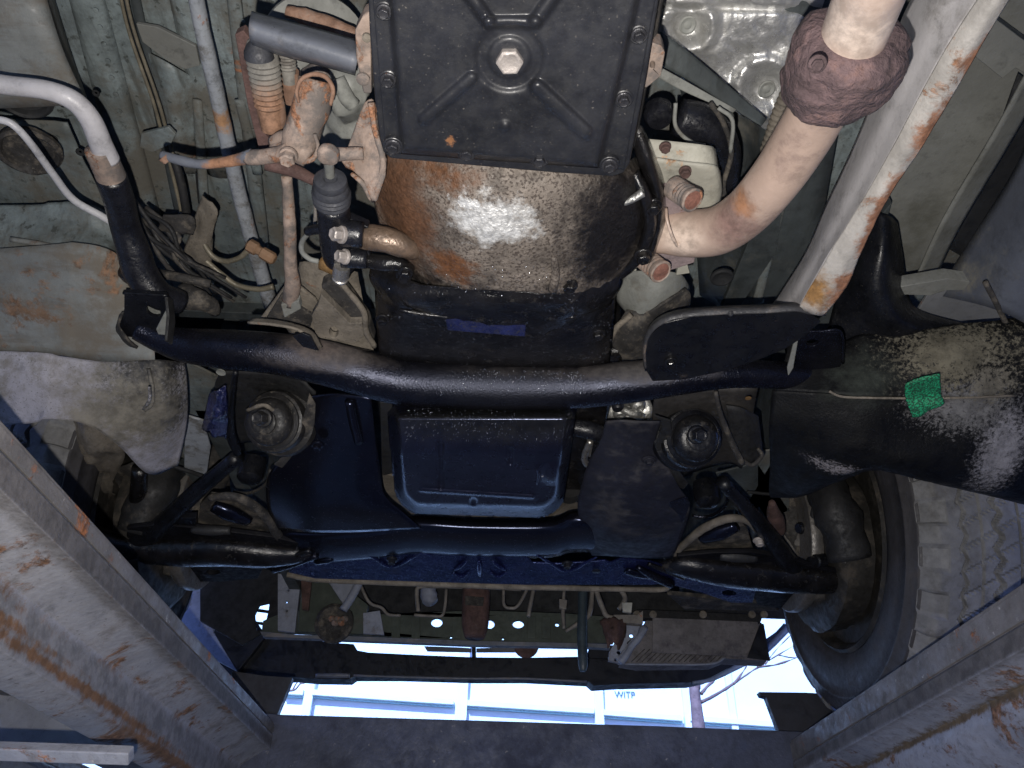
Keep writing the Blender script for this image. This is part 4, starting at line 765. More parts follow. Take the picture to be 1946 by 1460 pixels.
for cx, s in ((875, 1), (912, 0), (948, -1)):
    if s: 
        tube('pressed_fold', [(cx-12*s, 1084, .601, 2), (cx, 1076, .600, 4), (cx+12*s, 1066, .601, 2)], M['sheen_plate'], sf, n=8); tube('pressed_fold', [(cx-14*s, 1088, .601, 2), (cx+2*s, 1096, .600, 3), (cx+16*s, 1088, .601, 2)], M['sheen_plate'], sf, n=8)
    else: tube('pressed_fold', [(910, 1066, .601, 3), (911, 1080, .600, 5), (912, 1094, .601, 3)], M['sheen_plate'], sf, n=8)
lathe('rubber_plug', P(1133, 1086, .599), DOWN, [(8, -1), (8, 1), (4, 2)], M['slave'], sf, n=14)
tube('lower_lip', [(545, 1092, .606, 5), (600, 1101, .605, 6), (760, 1108, .604, 6), (1000, 1116, .604, 6), (1180, 1120, .604, 5), (1255, 1121, .605, 5), (1274, 1114, .606, 4)], M['dusty'], sf, n=10, nz=(.0008, 60))
tube('oblong_boss', [(1190, 1085, .600, 9), (1215, 1092, .599, 12), (1250, 1098, .600, 8)], M['enamel'], sf, n=14, sq=.5)
tube('oblong_boss', [(600, 1070, .600, 7), (620, 1066, .600, 9), (632, 1064, .601, 6)], M['enamel'], sf, n=14, sq=.5)

# =================================================================== bushings and tower brackets
M['mount_dust'] = mat('mount_dust', (.014, .013, .013), .55, var=.4, vs=25, bump=.4, dirt=((.11, .095, .075), .34, 30), speck=((.09, .08, .065), .2, 260))
M['mount_black'] = mat('mount_black', (.008, .008, .009), .35, var=.4, vs=25, bump=.35, dirt=((.09, .08, .068), .24, 34))
def bushing(nm, label, cx, cy, h, r, tilt, mt_cup, mt_ring):
    t = Thing(nm, label, 'rod bushing', P(cx, cy, h), 'radius rod bushings')
    a = Vector((tilt, -.80, -.55)).normalized()      # the rod's own axis, nut end towards the rear
    c = P(cx, cy, h); f = r/50
    def L(n_, prof, m_, **k): lathe(n_, c, a, [(q*f, w_*f) for q, w_ in prof], m_, t, n=44, **k)
    L('outer_ring', [(40, -120), (54, -112), (66, -98), (70, -82), (67, -68), (58, -62), (50, -64)], mt_ring, nz=(.0003, 60))
    L('rubber', [(50, -66), (58, -60), (61, -46), (58, -34), (50, -30)], mt_cup, nz=(.0006, 70))
    L('cup_washer', [(48, -34), (54, -30), (54, -25), (48, -20), (46, -21)], mt_ring, nz=(.0003, 70))
    L('dome', [(45, -26), (46, -16), (42, -6), (34, 2), (24, 5), (20, 4)], mt_cup, nz=(.0005, 80))
    L('washer', [(22, 2), (24, 4), (24, 9), (21, 11), (17, 11)], mt_cup)
    c2 = c+a*(10*f*dep(c)/F); s_ = dep(c)/F*r*.34
    bolt(cx-4*f, cy-7*f, h-.010, r*.30, mt_ring, t, ax=a, fl=1.2, ht=1.5, name='nut')
    return t
bushing('rod_bushing', 'dust covered rod bushing with stacked washers under the black left tower', 504, 802, .612, 51, -.15, M['mount_dust'], M['mount_dust'])
bushing('rod_bushing', 'glossy black rod bushing with domed washer and nut beside the scratched sheet', 1328, 834, .610, 50, .10, M['mount_black'], M['black'])
tl = Thing('tower_bracket', 'black left tower bracket above the dusty mount with a grey folded wing', 'tower bracket', P(480, 740, .66))
loft('tower', [[(420, 705, .67), (480, 706, .67), (560, 712, .67), (600, 745, .66)], [(408, 740, .68), (470, 740, .68), (545, 745, .68), (598, 780, .655)], [(430, 800, .69), (455, 790, .70), (540, 790, .70), (590, 810, .655)], [(445, 850, .70), (470, 840, .71), (530, 840, .71), (568, 842, .66)]], M['black_matt'], tl, k=6, nz=(.002, 40))
plate('folded_wing', [(588, 748), (600, 768), (598, 808), (572, 846), (545, 880), (536, 890), (520, 884), (552, 855), (570, 815), (580, 780)], plane3((588, 748, .635), (598, 808, .625), (536, 890, .60)), M['dusty_black'], tl, th=.003)
tube('tower_edge', [(448, 705, .65, 5), (443, 745, .645, 6), (438, 790, .64, 7), (440, 830, .635, 9), (452, 860, .63, 9)], M['black'], tl, nz=(.0006, 80))
tube('tower_edge', [(470, 780, .63, 4), (500, 770, .625, 4), (520, 780, .625, 4), (556, 792, .63, 4)], M['dusty'], tl, nz=(.001, 80))
lathe('tower_hole', P(420, 708, .655), DOWN, [(9, -1), (9, 1), (5, 0)], M['grey_cast'], tl)
tg = tag(loft('torn_rubber_flap', [[(398, 750, .63), (415, 738, .625), (428, 735, .63)], [(390, 790, .62), (412, 780, .612), (432, 785, .62)], [(384, 815, .62), (408, 825, .612), (430, 835, .62)]], M['blue_gloss'], None, k=8, nz=(.006, 60)), 'shiny wet blue black rubber flap beside the left tower bracket', 'rubber flap')
trb = Thing('tower_bracket', 'black right tower bracket with flat grey side plate above the glossy mount', 'tower bracket', P(1300, 790, .66))
loft('tower', [[(1245, 745, .66), (1300, 740, .67), (1370, 738, .67), (1440, 735, .67)], [(1240, 790, .65), (1300, 780, .66), (1370, 780, .67), (1430, 790, .67)], [(1246, 850, .645), (1300, 830, .68), (1385, 830, .69), (1420, 850, .68)], [(1275, 925, .64), (1310, 900, .68), (1380, 880, .69), (1410, 890, .68)]], mat('tower_matt', (.022, .020, .019), .65, var=.4, vs=20, bump=.3, dirt=((.05, .045, .04), .3, 20)), trb, k=6)
plate('side_plate', [(1243, 790), (1256, 800), (1258, 812), (1246, 845), (1250, 868), (1292, 928), (1300, 930), (1308, 920), (1286, 890), (1278, 850), (1275, 800)], .618, M['black_matt'], trb, th=.003)
tube('tower_edge', [(1360, 745, .64, 4), (1370, 790, .635, 5), (1395, 850, .63, 6), (1410, 880, .625, 6)], M['dusty_black'], trb)
loft('outer_leaf', [[(1380, 770, .66), (1410, 775, .66), (1440, 790, .67)], [(1388, 820, .65), (1420, 830, .65), (1448, 850, .66)], [(1410, 870, .64), (1430, 880, .64), (1450, 868, .65)]], M['black_matt'], trb, k=6)
tube('tower_edge', [(1412, 876, .635, 4), (1430, 884, .634, 4), (1448, 866, .64, 4), (1440, 852, .65, 3)], M['dusty_black'], trb)
for (x, y, t_) in ((1345, 960, 1), (474, 915, 0)):
    s_ = Thing('bump_stop', ('looped wire rim and stub below the glossy right mount' if t_ else 'black stub and ring below the dusty left mount'), 'bump stop', P(x, y, .64))
    lathe('stub', P(x, y-6, .65), DOWN, [(24, -40), (26, -20), (24, 0), (18, 6), (6, 8)], M['black'], s_)
    tube('rim', [(x-30, y+20, .66, 3), (x, y+22, .655, 3), (x+30, y+6, .655, 3), (x+40, y-22, .66, 3)], M['dusty_black'] if not t_ else M['tube'], s_)

# =================================================================== arms
def arm(side):
    if side > 0:
        t = Thing('control_arm', 'oily black lower control arm reaching to the tyre, drilled flange coloured with blue sheen beneath', 'control arm', P(1450, 1090, .60), 'lower control arms')
        tube('arm_beam', [(1255, 1078, .612, 12), (1300, 1074, .605, 28), (1360, 1084, .60, 34), (1430, 1092, .60, 36), (1520, 1100, .60, 34), (1580, 1105, .60, 28), (1630, 1106, .605, 18), (1655, 1108, .62, 6)], M['oily'], t, n=26, nz=(.0008, 90), sq=.8)
        plate('drilled_flange', [(1283, 1088), (1320, 1098), (1438, 1118), (1430, 1146), (1390, 1146), (1330, 1126), (1276, 1112)], plane3((1283, 1088, .600), (1438, 1118, .598), (1390, 1146, .596)), M['sheen_plate'], t, th=.003, holes=[oval(1386, 1128, 14, 6, rot=.1)])
        plate('arm_web', [(1425, 1112), (1520, 1122), (1640, 1128), (1620, 1150), (1540, 1166), (1440, 1150)], .604, M['web'], t, th=.01, holes=[oval(1517, 1123, 11, 5)])
        plate('arm_top', [(1310, 1030), (1330, 1005), (1370, 985), (1400, 985), (1420, 1005), (1430, 1040), (1440, 1062), (1330, 1070), (1278, 1068)], .628, M['dusty_black'], t, th=.006)
        tube('upper_tube', [(1275, 1062, .62, 5), (1305, 1030, .618, 7), (1340, 1003, .615, 8), (1385, 986, .612, 8), (1420, 990, .618, 7), (1440, 1010, .622, 6)], M['dusty'], t, n=18, nz=(.001, 60))
        tube('sheen_pad', [(1335, 1025, .612, 12), (1365, 1014, .609, 18), (1400, 1000, .612, 13)], M['enamel'], t, n=18, sq=.7)
        tube('rubber_stop', [(1368, 1056, .608, 9), (1400, 1058, .606, 11), (1436, 1060, .608, 9)], M['rubber'], t, n=16)
        plate('arm_cover', [(1286, 1058), (1350, 1052), (1430, 1050), (1500, 1062), (1560, 1082), (1640, 1096), (1640, 1112), (1290, 1085)], .606, M['web'], t, th=.01, bevel=.003)
        tube('ball_joint', [(1600, 1090, .62, 26), (1628, 1100, .615, 40), (1652, 1118, .62, 38), (1660, 1140, .63, 22)], M['black'], t, nz=(.004, 30))
        tube('pinch_rod', [(1212, 1078, .600, 5), (1240, 1094, .597, 8), (1276, 1110, .595, 9)], M['tube'], t)
        tube('pinch_rod', [(1232, 1072, .602, 4), (1260, 1083, .60, 5), (1300, 1098, .598, 6)], M['oily'], t)
    else:
        t = Thing('control_arm', 'oily black lower control arm running behind the left lift ramp', 'control arm', P(420, 1050, .60), 'lower control arms')
        tube('arm_beam', [(620, 1048, .612, 8), (560, 1054, .605, 22), (500, 1052, .60, 32), (420, 1046, .60, 36), (330, 1046, .60, 36), (240, 1040, .60, 30), (140, 1010, .60, 28)], M['oily'], t, n=26, nz=(.0008, 90), sq=.8)
        plate('arm_web', [(250, 1065), (400, 1078), (500, 1080), (490, 1100), (420, 1106), (290, 1106)], .604, M['web'], t, th=.01, holes=[oval(405, 1087, 14, 5)])
        plate('arm_top', [(380, 960), (400, 940), (440, 945), (480, 960), (520, 990), (560, 1040), (400, 1035), (375, 1000)], .628, M['dusty_black'], t, th=.006)
        tube('upper_tube', [(560, 1055, .62, 6), (530, 1020, .615, 9), (500, 975, .612, 9), (450, 945, .612, 8), (400, 945, .62, 7)], M['dusty_black'], t, n=18, nz=(.001, 60))
        tube('sheen_pad', [(405, 962, .612, 14), (435, 975, .609, 20), (470, 990, .612, 14)], M['enamel'], t, n=18, sq=.7)
        tube('rubber_stop', [(366, 1006, .608, 8), (400, 1008, .606, 10), (438, 1008, .608, 8)], M['rubber'], t, n=16)
        tube('pinch_rod', [(520, 1082, .597, 8), (560, 1070, .597, 8), (602, 1056, .60, 6)], M['tube'], t)
        tube('pinch_rod', [(490, 1070, .598, 8), (540, 1062, .598, 7), (590, 1046, .60, 5)], M['oily'], t)
        plate('arm_cover', [(240, 1004), (300, 998), (372, 1004), (440, 1012), (520, 1022), (600, 1040), (600, 1052), (240, 1056)], .606, M['web'], t, th=.01, bevel=.003)
        plate('arm_web', [(330, 1000), (344, 985), (372, 985), (372, 1018), (300, 1030)], .61, M['black'], t, th=.012)
    return t
ARMS = [arm(1), arm(-1)]
tr1 = Thing('radius_rod', 'straight black radius rod from the dusty mount down to the left arm', 'radius rod', P(360, 940, .62), 'radius rods')
tube('rod', [(452, 868, .632, 14), (380, 930, .625, 15), (320, 985, .618, 17), (285, 1015, .612, 20), (250, 1030, .61, 18)], M['black'], tr1, n=16, k=6)
tr2 = Thing('radius_rod', 'straight black radius rod from the glossy mount down to the wheel end', 'radius rod', P(1440, 1000, .62), 'radius rods')
tube('rod', [(1372, 915, .632, 13), (1420, 968, .625, 14), (1470, 1030, .618, 17), (1505, 1078, .612, 20), (1540, 1100, .61, 18)], M['black'], tr2, n=16, k=6)
bolt(1443, 1028, .61, 9, M['plug'], tr2)
# greyish under-structure behind the rods
for pts, mt in (([(340, 700), (360, 690), (420, 720), (410, 760), (380, 860), (330, 880)], 'floor'), ([(330, 862), (372, 880), (395, 905), (400, 960), (370, 1010), (300, 1060), (250, 1020)], 'floor_dark'), ([(1440, 860), (1500, 850), (1500, 960), (1480, 1020), (1440, 960)], 'floor'), ([(1360, 900), (1440, 880), (1520, 1000), (1520, 1080), (1450, 1060)], 'floor_dark'), ([(352, 790), (386, 800), (400, 850), (392, 905), (350, 890)], 'pipe_grey')):
    plate('spring_seat_panel', pts, .74 if mt != 'pipe_grey' else .70, M[mt], body, th=.004)
tube('drip_seam', [(1420, 935, .72, 3), (1470, 940, .72, 3), (1500, 942, .72, 3)], M['bay'], body)
tube('drip_seam', [(322, 884, .69, 4), (350, 893, .69, 4), (386, 905, .69, 4)], M['bay'], body)
# steering knuckle / brake backing on each side
for s in (1, -1):
    kx = .05; kn = Thing('brake_assembly', 'dirty brake disc and knuckle castings inside the '+('visible right wheel' if s > 0 else 'left wheel behind the ramp'), 'brake', EV(s*(.70-kx), 1.50, .70), 'brake assemblies')
    X = Vector((-s, 0, 0))
    lathe('disc', EV(s*(.665-kx), 1.50, .72), X, [(.02, -.02), (.145, -.02), (.148, -.012), (.148, 0), (.145, .004), (.09, .006), (.07, .03), (.03, .035)], mat('brake_disc', (.16, .15, .14), .45, .5, var=.3, vs=20, bump=.3, rust=.25, dirt=((.07, .06, .05), .4, 20)), kn, n=60, scale=1)
    lathe('drum_cover', EV(s*(.72-kx), 1.50, .71), X, [(.17, -.05), (.175, 0), (.16, .01), (.1, .02)], M['rim'], kn, n=48, scale=1, nz=(.006, 14))
    V, Fc = tube_geo(catmull([EV(s*(.70-kx), 1.50, .60), EV(s*(.69-kx), 1.46, .66), EV(s*(.66-kx), 1.44, .74), EV(s*(.64-kx), 1.42, .84)], 8), [.035]*25, 18, 1, 0, (.008, 22)); obj('knuckle', V, Fc, M['dusty_black'], kn, smooth=True)
    V, Fc = tube_geo(catmull([EV(s*(.72-kx), 1.36, .62), EV(s*(.70-kx), 1.32, .70), EV(s*(.70-kx), 1.36, .80)], 8), [.04]*17, 18, 1, 0, (.008, 26)); obj('caliper', V, Fc, M['black_matt'], kn, smooth=True)
    if s > 0: kn_r = kn
kx = .05
for (yy, zz, r_) in ((1.40, .70, .012), (1.44, .80, .012), (1.38, .62, .010), (1.47, .66, .014)):
    lathe('bolt', EV(.615, yy, zz), Vector((-1, -.3, -.3)), [(r_*1.3, -.02), (r_*1.3, 0), (r_, .002), (r_, .012), (r_*.7, .015)], M['black'], kn_r, n=14, scale=1)
V, Fc = tube_geo(catmull([EV(.60, 1.30, .86), EV(.63, 1.30, .76), EV(.62, 1.36, .70), EV(.66, 1.42, .66)], 8), [.007]*25, 10); obj('brake_hose', V, Fc, M['rubber'], kn_r, smooth=True)
for k_ in range(7):
    a_k = math.radians(150+k_*22); V, Fc = tube_geo([EV(.662, 1.50+.10*math.cos(a_k), .71+.10*math.sin(a_k)), EV(.668, 1.50+.165*math.cos(a_k), .71+.165*math.sin(a_k))], [.006, .005], 8); obj('stiffening_rib', V, Fc, M['rim'], kn_r, smooth=True)
tube('ball_boot', [(1467, 955, .66, 6), (1470, 975, .66, 13), (1476, 990, .66, 15), (1482, 1010, .66, 11)], M['rust_dark'], None)
bpy.data.objects['ball_boot']['label'] = 'small rusty ball joint boot between radius rod and brake disc'; bpy.data.objects['ball_boot']['category'] = 'ball joint'
tube('damper', [(265, 890, .68, 14), (262, 950, .66, 16), (252, 1020, .65, 14)], M['oily'], None, n=20)
bpy.data.objects['damper']['label'] = 'dark shock absorber with glints beneath the left arch liner'; bpy.data.objects['damper']['category'] = 'shock absorber'

# =================================================================== wheels
def wheel(s, xc_, y, h, R, label):
    t = Thing('wheel', label, 'wheel', EV(s*.90, y, h), 'front wheels')
    W = .235; x_in = xc_; n = 288
    prof = []                                  # (radius, axial from inner face)
    for i in range(9):
        a = math.pi*.5*i/8; prof.append((R-.035+.035*math.sin(a)*1.0, .035-.035*math.cos(a)*1.0))
    side = [(.222, .034), (.228, .018), (.238, .008), (.26, .002), (.29, .0), (.312, .003), (.314, .001), (.319, .001), (.321, .004), (R-.034, .007), (R-.026, .012), (R-.034, .03)]
    V = []; Fc = []
    # sidewall
    m = len(side)
    for r, a in side:
        for j in range(96):
            th = 2*math.pi*j/96; V.append(EV(x_in+s*a, y+r*math.cos(th), h+r*math.sin(th)))
    for i in range(m-1):
        for j in range(96): Fc.append((i*96+j, i*96+(j+1) % 96, (i+1)*96+(j+1) % 96, (i+1)*96+j))
    ty = obj('tyre_sidewall', V, Fc, M['side'], t, smooth=True)
    # tread: fine surface with zigzag grooves, shoulder blocks and sipes
    V = []; Fc = []; na = 110
    for i in range(na+1):
        a = .008 + (W-.016)*i/na
        for j in range(n*2):
            th = 2*math.pi*j/(n*2); e = min(a, W-a); r = R - .030*(1-sm(.0, .034, e))**1.3
            z = th*60/(2*math.pi); tri = abs((z % 1)-.5)*2
            d = 0
            for gc, am, wd, dp in ((.070, .004, .0035, .007), (.100, .0, .0022, .005), (.128, .007, .0055, .009), (.165, .0, .0022, .005), (.195, .005, .004, .007)):
                d = max(d, dp*sm(wd, wd*.45, abs(a-gc-am*(tri-.5)*2)))
            if .060 < a < .205: d = max(d, .0035*sm(.10, .04, abs(((z*1.0+a*14) % 1)-.5)))
            if e < .045: d = max(d, .009*sm(.30, .22, abs((z*.5 % 1)-.5))*sm(.052, .03, e)*sm(.0, .012, e))
            r -= d; r += .0006*noise.noise(Vector((a*60, th*40, 0)))
            V.append(EV(x_in+s*a, y+r*math.cos(th), h+r*math.sin(th)))
    k = n*2
    for i in range(na):
        for j in range(k): Fc.append((i*k+j, i*k+(j+1) % k, (i+1)*k+(j+1) % k, (i+1)*k+j))
    o = obj('tread', V, Fc, M['tyre'], t, smooth=False)
    lathe('rim', EV(x_in, y, h), Vector((-s, 0, 0)), [(.230, -.03), (.232, -.012), (.225, -.006), (.218, -.012), (.212, -.03), (.200, -.06), (.195, -.12), (.10, -.13), (.02, -.13)], M['rim'], t, n=72, scale=1)
wheel(1, .705, 1.50, .728, .375, 'right front wheel with dusty zigzag tread tyre standing behind the sprayed liner')
wheel(-1, -.725, 1.50, .728, .375, 'left front wheel mostly hidden behind the lift ramp and grey liner')

# =================================================================== arch liners
ll = Thing('arch_liner', 'lavender grey plastic arch liner at the left, sprayed black near the cross tube', 'arch liner', P(180, 760, .58), 'wheel arch liners')
lr = [[(-420, 664, .625), (30, 668, .63), (120, 678, .635), (200, 688, .64), (270, 685, .645), (310, 684, .65), (350, 690, .668)],
      [(-420, 715, .60), (30, 718, .603), (120, 724, .607), (200, 730, .612), (270, 732, .618), (315, 732, .625), (356, 738, .655)],
      [(-420, 770, .58), (25, 770, .582), (105, 768, .585), (190, 782, .588), (262, 800, .593), (315, 806, .605), (355, 805, .638)],
      [(-420, 812, .565), (14, 806, .567), (90, 795, .568), (165, 806, .570), (226, 846, .572), (284, 900, .580), (338, 884, .605)]]
loft('liner_shell', lr, M['liner'], ll, k=9, th=.003)
loft('liner_lip', [lr[3], [(x, y-1, h+.014) for x, y, h in lr[3]]], M['liner'], ll, k=9, th=.002)
tube('pressed_bead', [(282, 700, .632, 4), (290, 740, .612, 4), (288, 768, .60, 4), (276, 780, .597, 3)], M['liner'], ll, n=8)
tube('pressed_bead', [(284, 735, .592, 3), (284, 760, .583, 3), (272, 778, .580, 2)], M['liner'], ll, n=8)
wh = Thing('wheel_well_fabric', 'pale dirty splash shield crumpled inside the left wheel arch', 'splash shield', P(170, 860, .70))
loft('shield', [[(140, 800, .72), (180, 800, .70), (240, 830, .70)], [(120, 880, .71), (170, 860, .68), (236, 870, .70)], [(110, 920, .72), (170, 905, .69), (215, 930, .70)], [(160, 960, .76), (200, 980, .74), (250, 1010, .74)]], M['dusty'], wh, k=8, nz=(.012, 26))
loft('shield', [[(200, 900, .73), (260, 880, .72), (340, 900, .74)], [(200, 960, .74), (260, 960, .73), (330, 950, .74)], [(200, 1040, .75), (260, 1050, .74), (330, 1030, .75)]], M['dusty_black'], wh, k=7, nz=(.012, 26))

rl = Thing('arch_liner', 'large arch liner at the right sprayed matt black with grey overspray edges', 'arch liner', P(1740, 780, .58), 'wheel arch liners')
loft('liner_shell', [[(1500, 640, .70), (1580, 655, .69), (1640, 640, .69), (1720, 630, .69), (1800, 622, .69), (1880, 610, .69), (1990, 600, .69)],
     [(1490, 690, .66), (1570, 700, .65), (1640, 690, .65), (1720, 680, .65), (1800, 668, .645), (1885, 660, .65), (1995, 650, .65)],
     [(1470, 745, .63), (1560, 748, .61), (1640, 752, .60), (1730, 754, .60), (1830, 752, .60), (1905, 750, .605), (2000, 740, .61)]], M['rliner'], rl, k=9, nz=(.004, 16), th=.003, label='upper half of the liner caked with olive dirt')
loft('liner_shell', [[(1468, 742, .635), (1560, 743, .617), (1640, 747, .607), (1730, 749, .607), (1830, 747, .607), (1905, 744, .612), (2000, 735, .617)],
     [(1462, 810, .61), (1545, 815, .59), (1640, 820, .575), (1730, 825, .575), (1830, 825, .575), (1910, 830, .575), (2010, 840, .58)],
     [(1464, 880, .60), (1530, 885, .575), (1620, 865, .56), (1720, 872, .55), (1820, 885, .55), (1915, 905, .55), (2010, 925, .55)],
     [(1462, 938, .60), (1512, 936, .58), (1580, 912, .565), (1664, 888, .555), (1760, 910, .548), (1860, 932, .545), (2010, 966, .545)],
     [(1470, 945, .63), (1516, 944, .61), (1590, 915, .60), (1664, 892, .59), (1760, 914, .58), (1860, 936, .58), (2010, 970, .58)]], M['rliner'], rl, k=9, nz=(.0025, 18), th=.003, label='lower black sprayed half of the liner')
tube('liner_seam', [(1576, 744, .602, 2.5), (1600, 754, .600, 2.5), (1650, 756, .5995, 2.5), (1720, 757, .5995, 2.5), (1830, 756, .600, 2.5), (1930, 752, .606, 2.5)], M['dusty'], rl, n=8)
loft('liner_fold', [[(1655, 400, .80), (1675, 405, .785), (1690, 412, .785), (1704, 425, .80)],
    [(1628, 470, .78), (1660, 470, .75), (1690, 475, .745), (1714, 490, .79)],
    [(1598, 540, .76), (1640, 540, .725), (1685, 540, .718), (1722, 545, .76)],
    [(1580, 600, .73), (1640, 605, .705), (1700, 595, .695), (1745, 590, .74)],
    [(1570, 650, .71), (1650, 645, .69), (1740, 632, .685), (1850, 622, .72)],
    [(1570, 690, .70), (1660, 670, .69), (1760, 655, .69), (1870, 640, .71)]], M['black'], rl, k=8, nz=(.002, 18))
tp = tag(loft('tape_patch', [[(1720, 728, .597), (1752, 718, .596), (1786, 710, .597)], [(1720, 752, .593), (1755, 752, .593), (1788, 748, .593)], [(1726, 772, .585), (1762, 770, .585), (1793, 768, .585)], [(1734, 792, .580), (1752, 790, .580), (1766, 776, .584)]], M['green_tape'], None, k=6, th=.0018, nz=(.0015, 70)), 'bright green speckled tape patch stuck on the black liner', 'tape patch')

# =================================================================== bright metallic beads added as the flash glints on oil
M['bead'] = mat('glint_metal', (.42, .44, .50), .2, .9, var=.2, bump=.0, big=0, rv=.03)
def beads(src, n, r0, r1, region, seed):
    rnd = random.Random(seed); me = src.data; org = ORG[src.name]; fs = []
    for f in me.polygons:
        c = f.center+org; d = c-EYE; z = d.dot(FWD)
        px = CXP+F*d.dot(RIGHT)/z; py = CYP-F*d.dot(UP)/z
        if region[0] < px < region[2] and region[1] < py < region[3]: fs.append(f)
    if not fs: print('no faces for', src.name); return
    V = []; Fc = []
    for _ in range(n):
        f = rnd.choice(fs); vs = [me.vertices[i].co+org for i in f.vertices]; a, b = rnd.random(), rnd.random()
        p = vs[0].lerp(vs[1], a).lerp(vs[3].lerp(vs[2], a) if len(vs) > 3 else vs[2], b)
        if noise.noise(p*22) < rnd.uniform(-.5, .25): continue
        r = rnd.uniform(r0, r1); nrm = f.normal if f.normal.dot(EYE-p) > 0 else -f.normal
        p = p + nrm*.0015; s0 = len(V)
        V.append(p+Vector((0, 0, -r)))
        for el in (-.5, .15, .8):
            for k_ in range(6):
                t_ = k_*math.pi/3; V.append(p+Vector((math.cos(t_)*math.cos(el), math.sin(t_)*math.cos(el), math.sin(el)))*r)
        for k_ in range(6): Fc.append((s0, s0+1+(k_+1) % 6, s0+1+k_))
        for q_ in (1, 7):
            for k_ in range(6): Fc.append((s0+q_+k_, s0+q_+(k_+1) % 6, s0+q_+6+(k_+1) % 6, s0+q_+6+k_))
    par = src.parent; o = obj('glint_beads', V, Fc, M['bead'], par, smooth=True, kind='stuff')
def find(nm, par): return [o for o in par.e.children if o.name.split('.')[0] == nm]
for o_ in find('housing_ledge', tr): beads(o_, 600, .0005, .0010, (720, 540, 1180, 660), 3)
for o_ in find('upper_sump', en): beads(o_, 300, .0004, .0007, (740, 600, 1160, 700), 4)
for o_ in find('oil_pan', en): beads(o_, 480, .0004, .0007, (770, 772, 1090, 838), 5)
for o_ in find('tube', ct): beads(o_, 1300, .0004, .0009, (830, 705, 1110, 748), 6); beads(o_, 200, .0004, .0007, (650, 695, 800, 735), 7)
for o_ in find('bell_housing', tr): beads(o_, 160, .0006, .0011, (760, 500, 1190, 560), 8)
for t_ in ARMS:
    for o_ in find('arm_beam', t_): beads(o_, 200, .0005, .0010, (250, 1040, 1560, 1110), 9)
# =================================================================== radiator support, condenser, bumper
rs = Thing('radiator_support', 'dark green radiator support panel punched with daylight holes', 'radiator support', P(800, 1180, .72))
Yr = 1.98
def ypl(y): return (EYE+Vector((0, y, 0)), Vector((0, 1, 0)))
holes = [oval(830, 1183, 11, 9), oval(755, 1178, 4), oval(931, 1186, 9, 9), oval(985, 1186, 11, 8), oval(1059, 1187, 4), oval(857, 1211, 2.5, 2.5), oval(956, 1214, 2.5, 2.5), oval(744, 1150, 14, 12)]
holes = holes[:-1]
plate('support_panel', [(548, 1160), (740, 1168), (900, 1160), (1075, 1166), (1150, 1172), (1160, 1222), (1040, 1222), (900, 1218), (740, 1210), (560, 1203), (496, 1206), (500, 1180)], ypl(Yr), M['support'], rs, th=.012, holes=holes, bevel=.001)
for x in (752, 790, 868, 1010, 1038): plate('panel_step', [(x-8, 1172), (x+8, 1172), (x+8, 1214), (x-8, 1213)], ypl(Yr-.006), M['support'], rs, th=.004)
plate('lower_rail', [(494, 1200), (560, 1206), (700, 1210), (900, 1218), (1100, 1222), (1160, 1224), (1160, 1232), (1120, 1230), (900, 1226), (700, 1218), (560, 1212), (500, 1210)], ypl(Yr-.02), M['bar'], rs, th=.02)
plate('upper_shroud', [(540, 1095), (700, 1100), (1200, 1120), (1250, 1130), (1240, 1160), (1150, 1172), (740, 1170), (548, 1162)], ypl(Yr+.10), M['bay'], rs, th=.02)
plate('side_post', [(528, 1090), (572, 1096), (566, 1150), (560, 1202), (528, 1198)], ypl(Yr-.04), M['strut_paint'], rs, th=.01, holes=[oval(548, 1122, 2.5), oval(545, 1144, 2.5), oval(545, 1161, 2.5)])
plate('corner_plate', [(574, 1100), (650, 1110), (700, 1150), (690, 1205), (565, 1200)], ypl(Yr-.02), M['support'], rs, th=.01)
plate('corner_plate', [(620, 1100), (690, 1100), (668, 1140), (655, 1152)], ypl(Yr-.05), M['strut_paint'], rs, th=.01)
plate('corner_plate', [(690, 1165), (722, 1160), (730, 1206), (690, 1204)], ypl(Yr-.03), M['strut_paint'], rs, th=.01)
plate('side_panel', [(380, 1050), (540, 1090), (540, 1206), (494, 1206), (460, 1226), (380, 1180)], ypl(Yr+.02), M['bay'], rs, th=.01, holes=[[(493, 1150), (512, 1146), (510, 1160), (505, 1182), (501, 1196), (488, 1198), (485, 1186), (484, 1168)]])
plate('side_panel', [(480, 1155), (512, 1160), (512, 1164), (480, 1160)], ypl(Yr+.03), M['bay'], rs, th=.01); plate('side_panel', [(480, 1180), (512, 1184), (512, 1188), (480, 1184)], ypl(Yr+.03), M['bay'], rs, th=.01)
plate('inner_wing_front', [(-150, 720), (330, 720), (400, 1000), (330, 1120), (240, 1060), (-150, 860)], ypl(Yr+.20), M['floor_dark'], rs, th=.01)
plate('inner_wing_front', [(1395, 1000), (1545, 1000), (1545, 1140), (1395, 1140)], ypl(Yr+.10), M['bay'], rs, th=.01)
plate('wing_support', [(240, 1060), (420, 1100), (425, 1150), (405, 1200), (450, 1275), (380, 1240), (280, 1130)], ypl(Yr+.16), M['strut_paint'], rs, th=.01)
plate('end_post', [(572, 1102), (592, 1104), (586, 1160), (574, 1158)], ypl(Yr-.05), M['rust_dark'], rs, th=.01)
sr = Thing('anchor_boss', 'rusty round body anchor with clustered knobs on the radiator support', 'anchor boss', PY(640, 1180, Yr-.06))
lathe('rubber_ring', PY(635, 1185, Yr-.04), Vector((0, -1, -.2)), [(36, -6), (36, 4), (30, 8), (22, 4), (12, 6)], M['dusty_black'], sr, nz=(.003, 40))
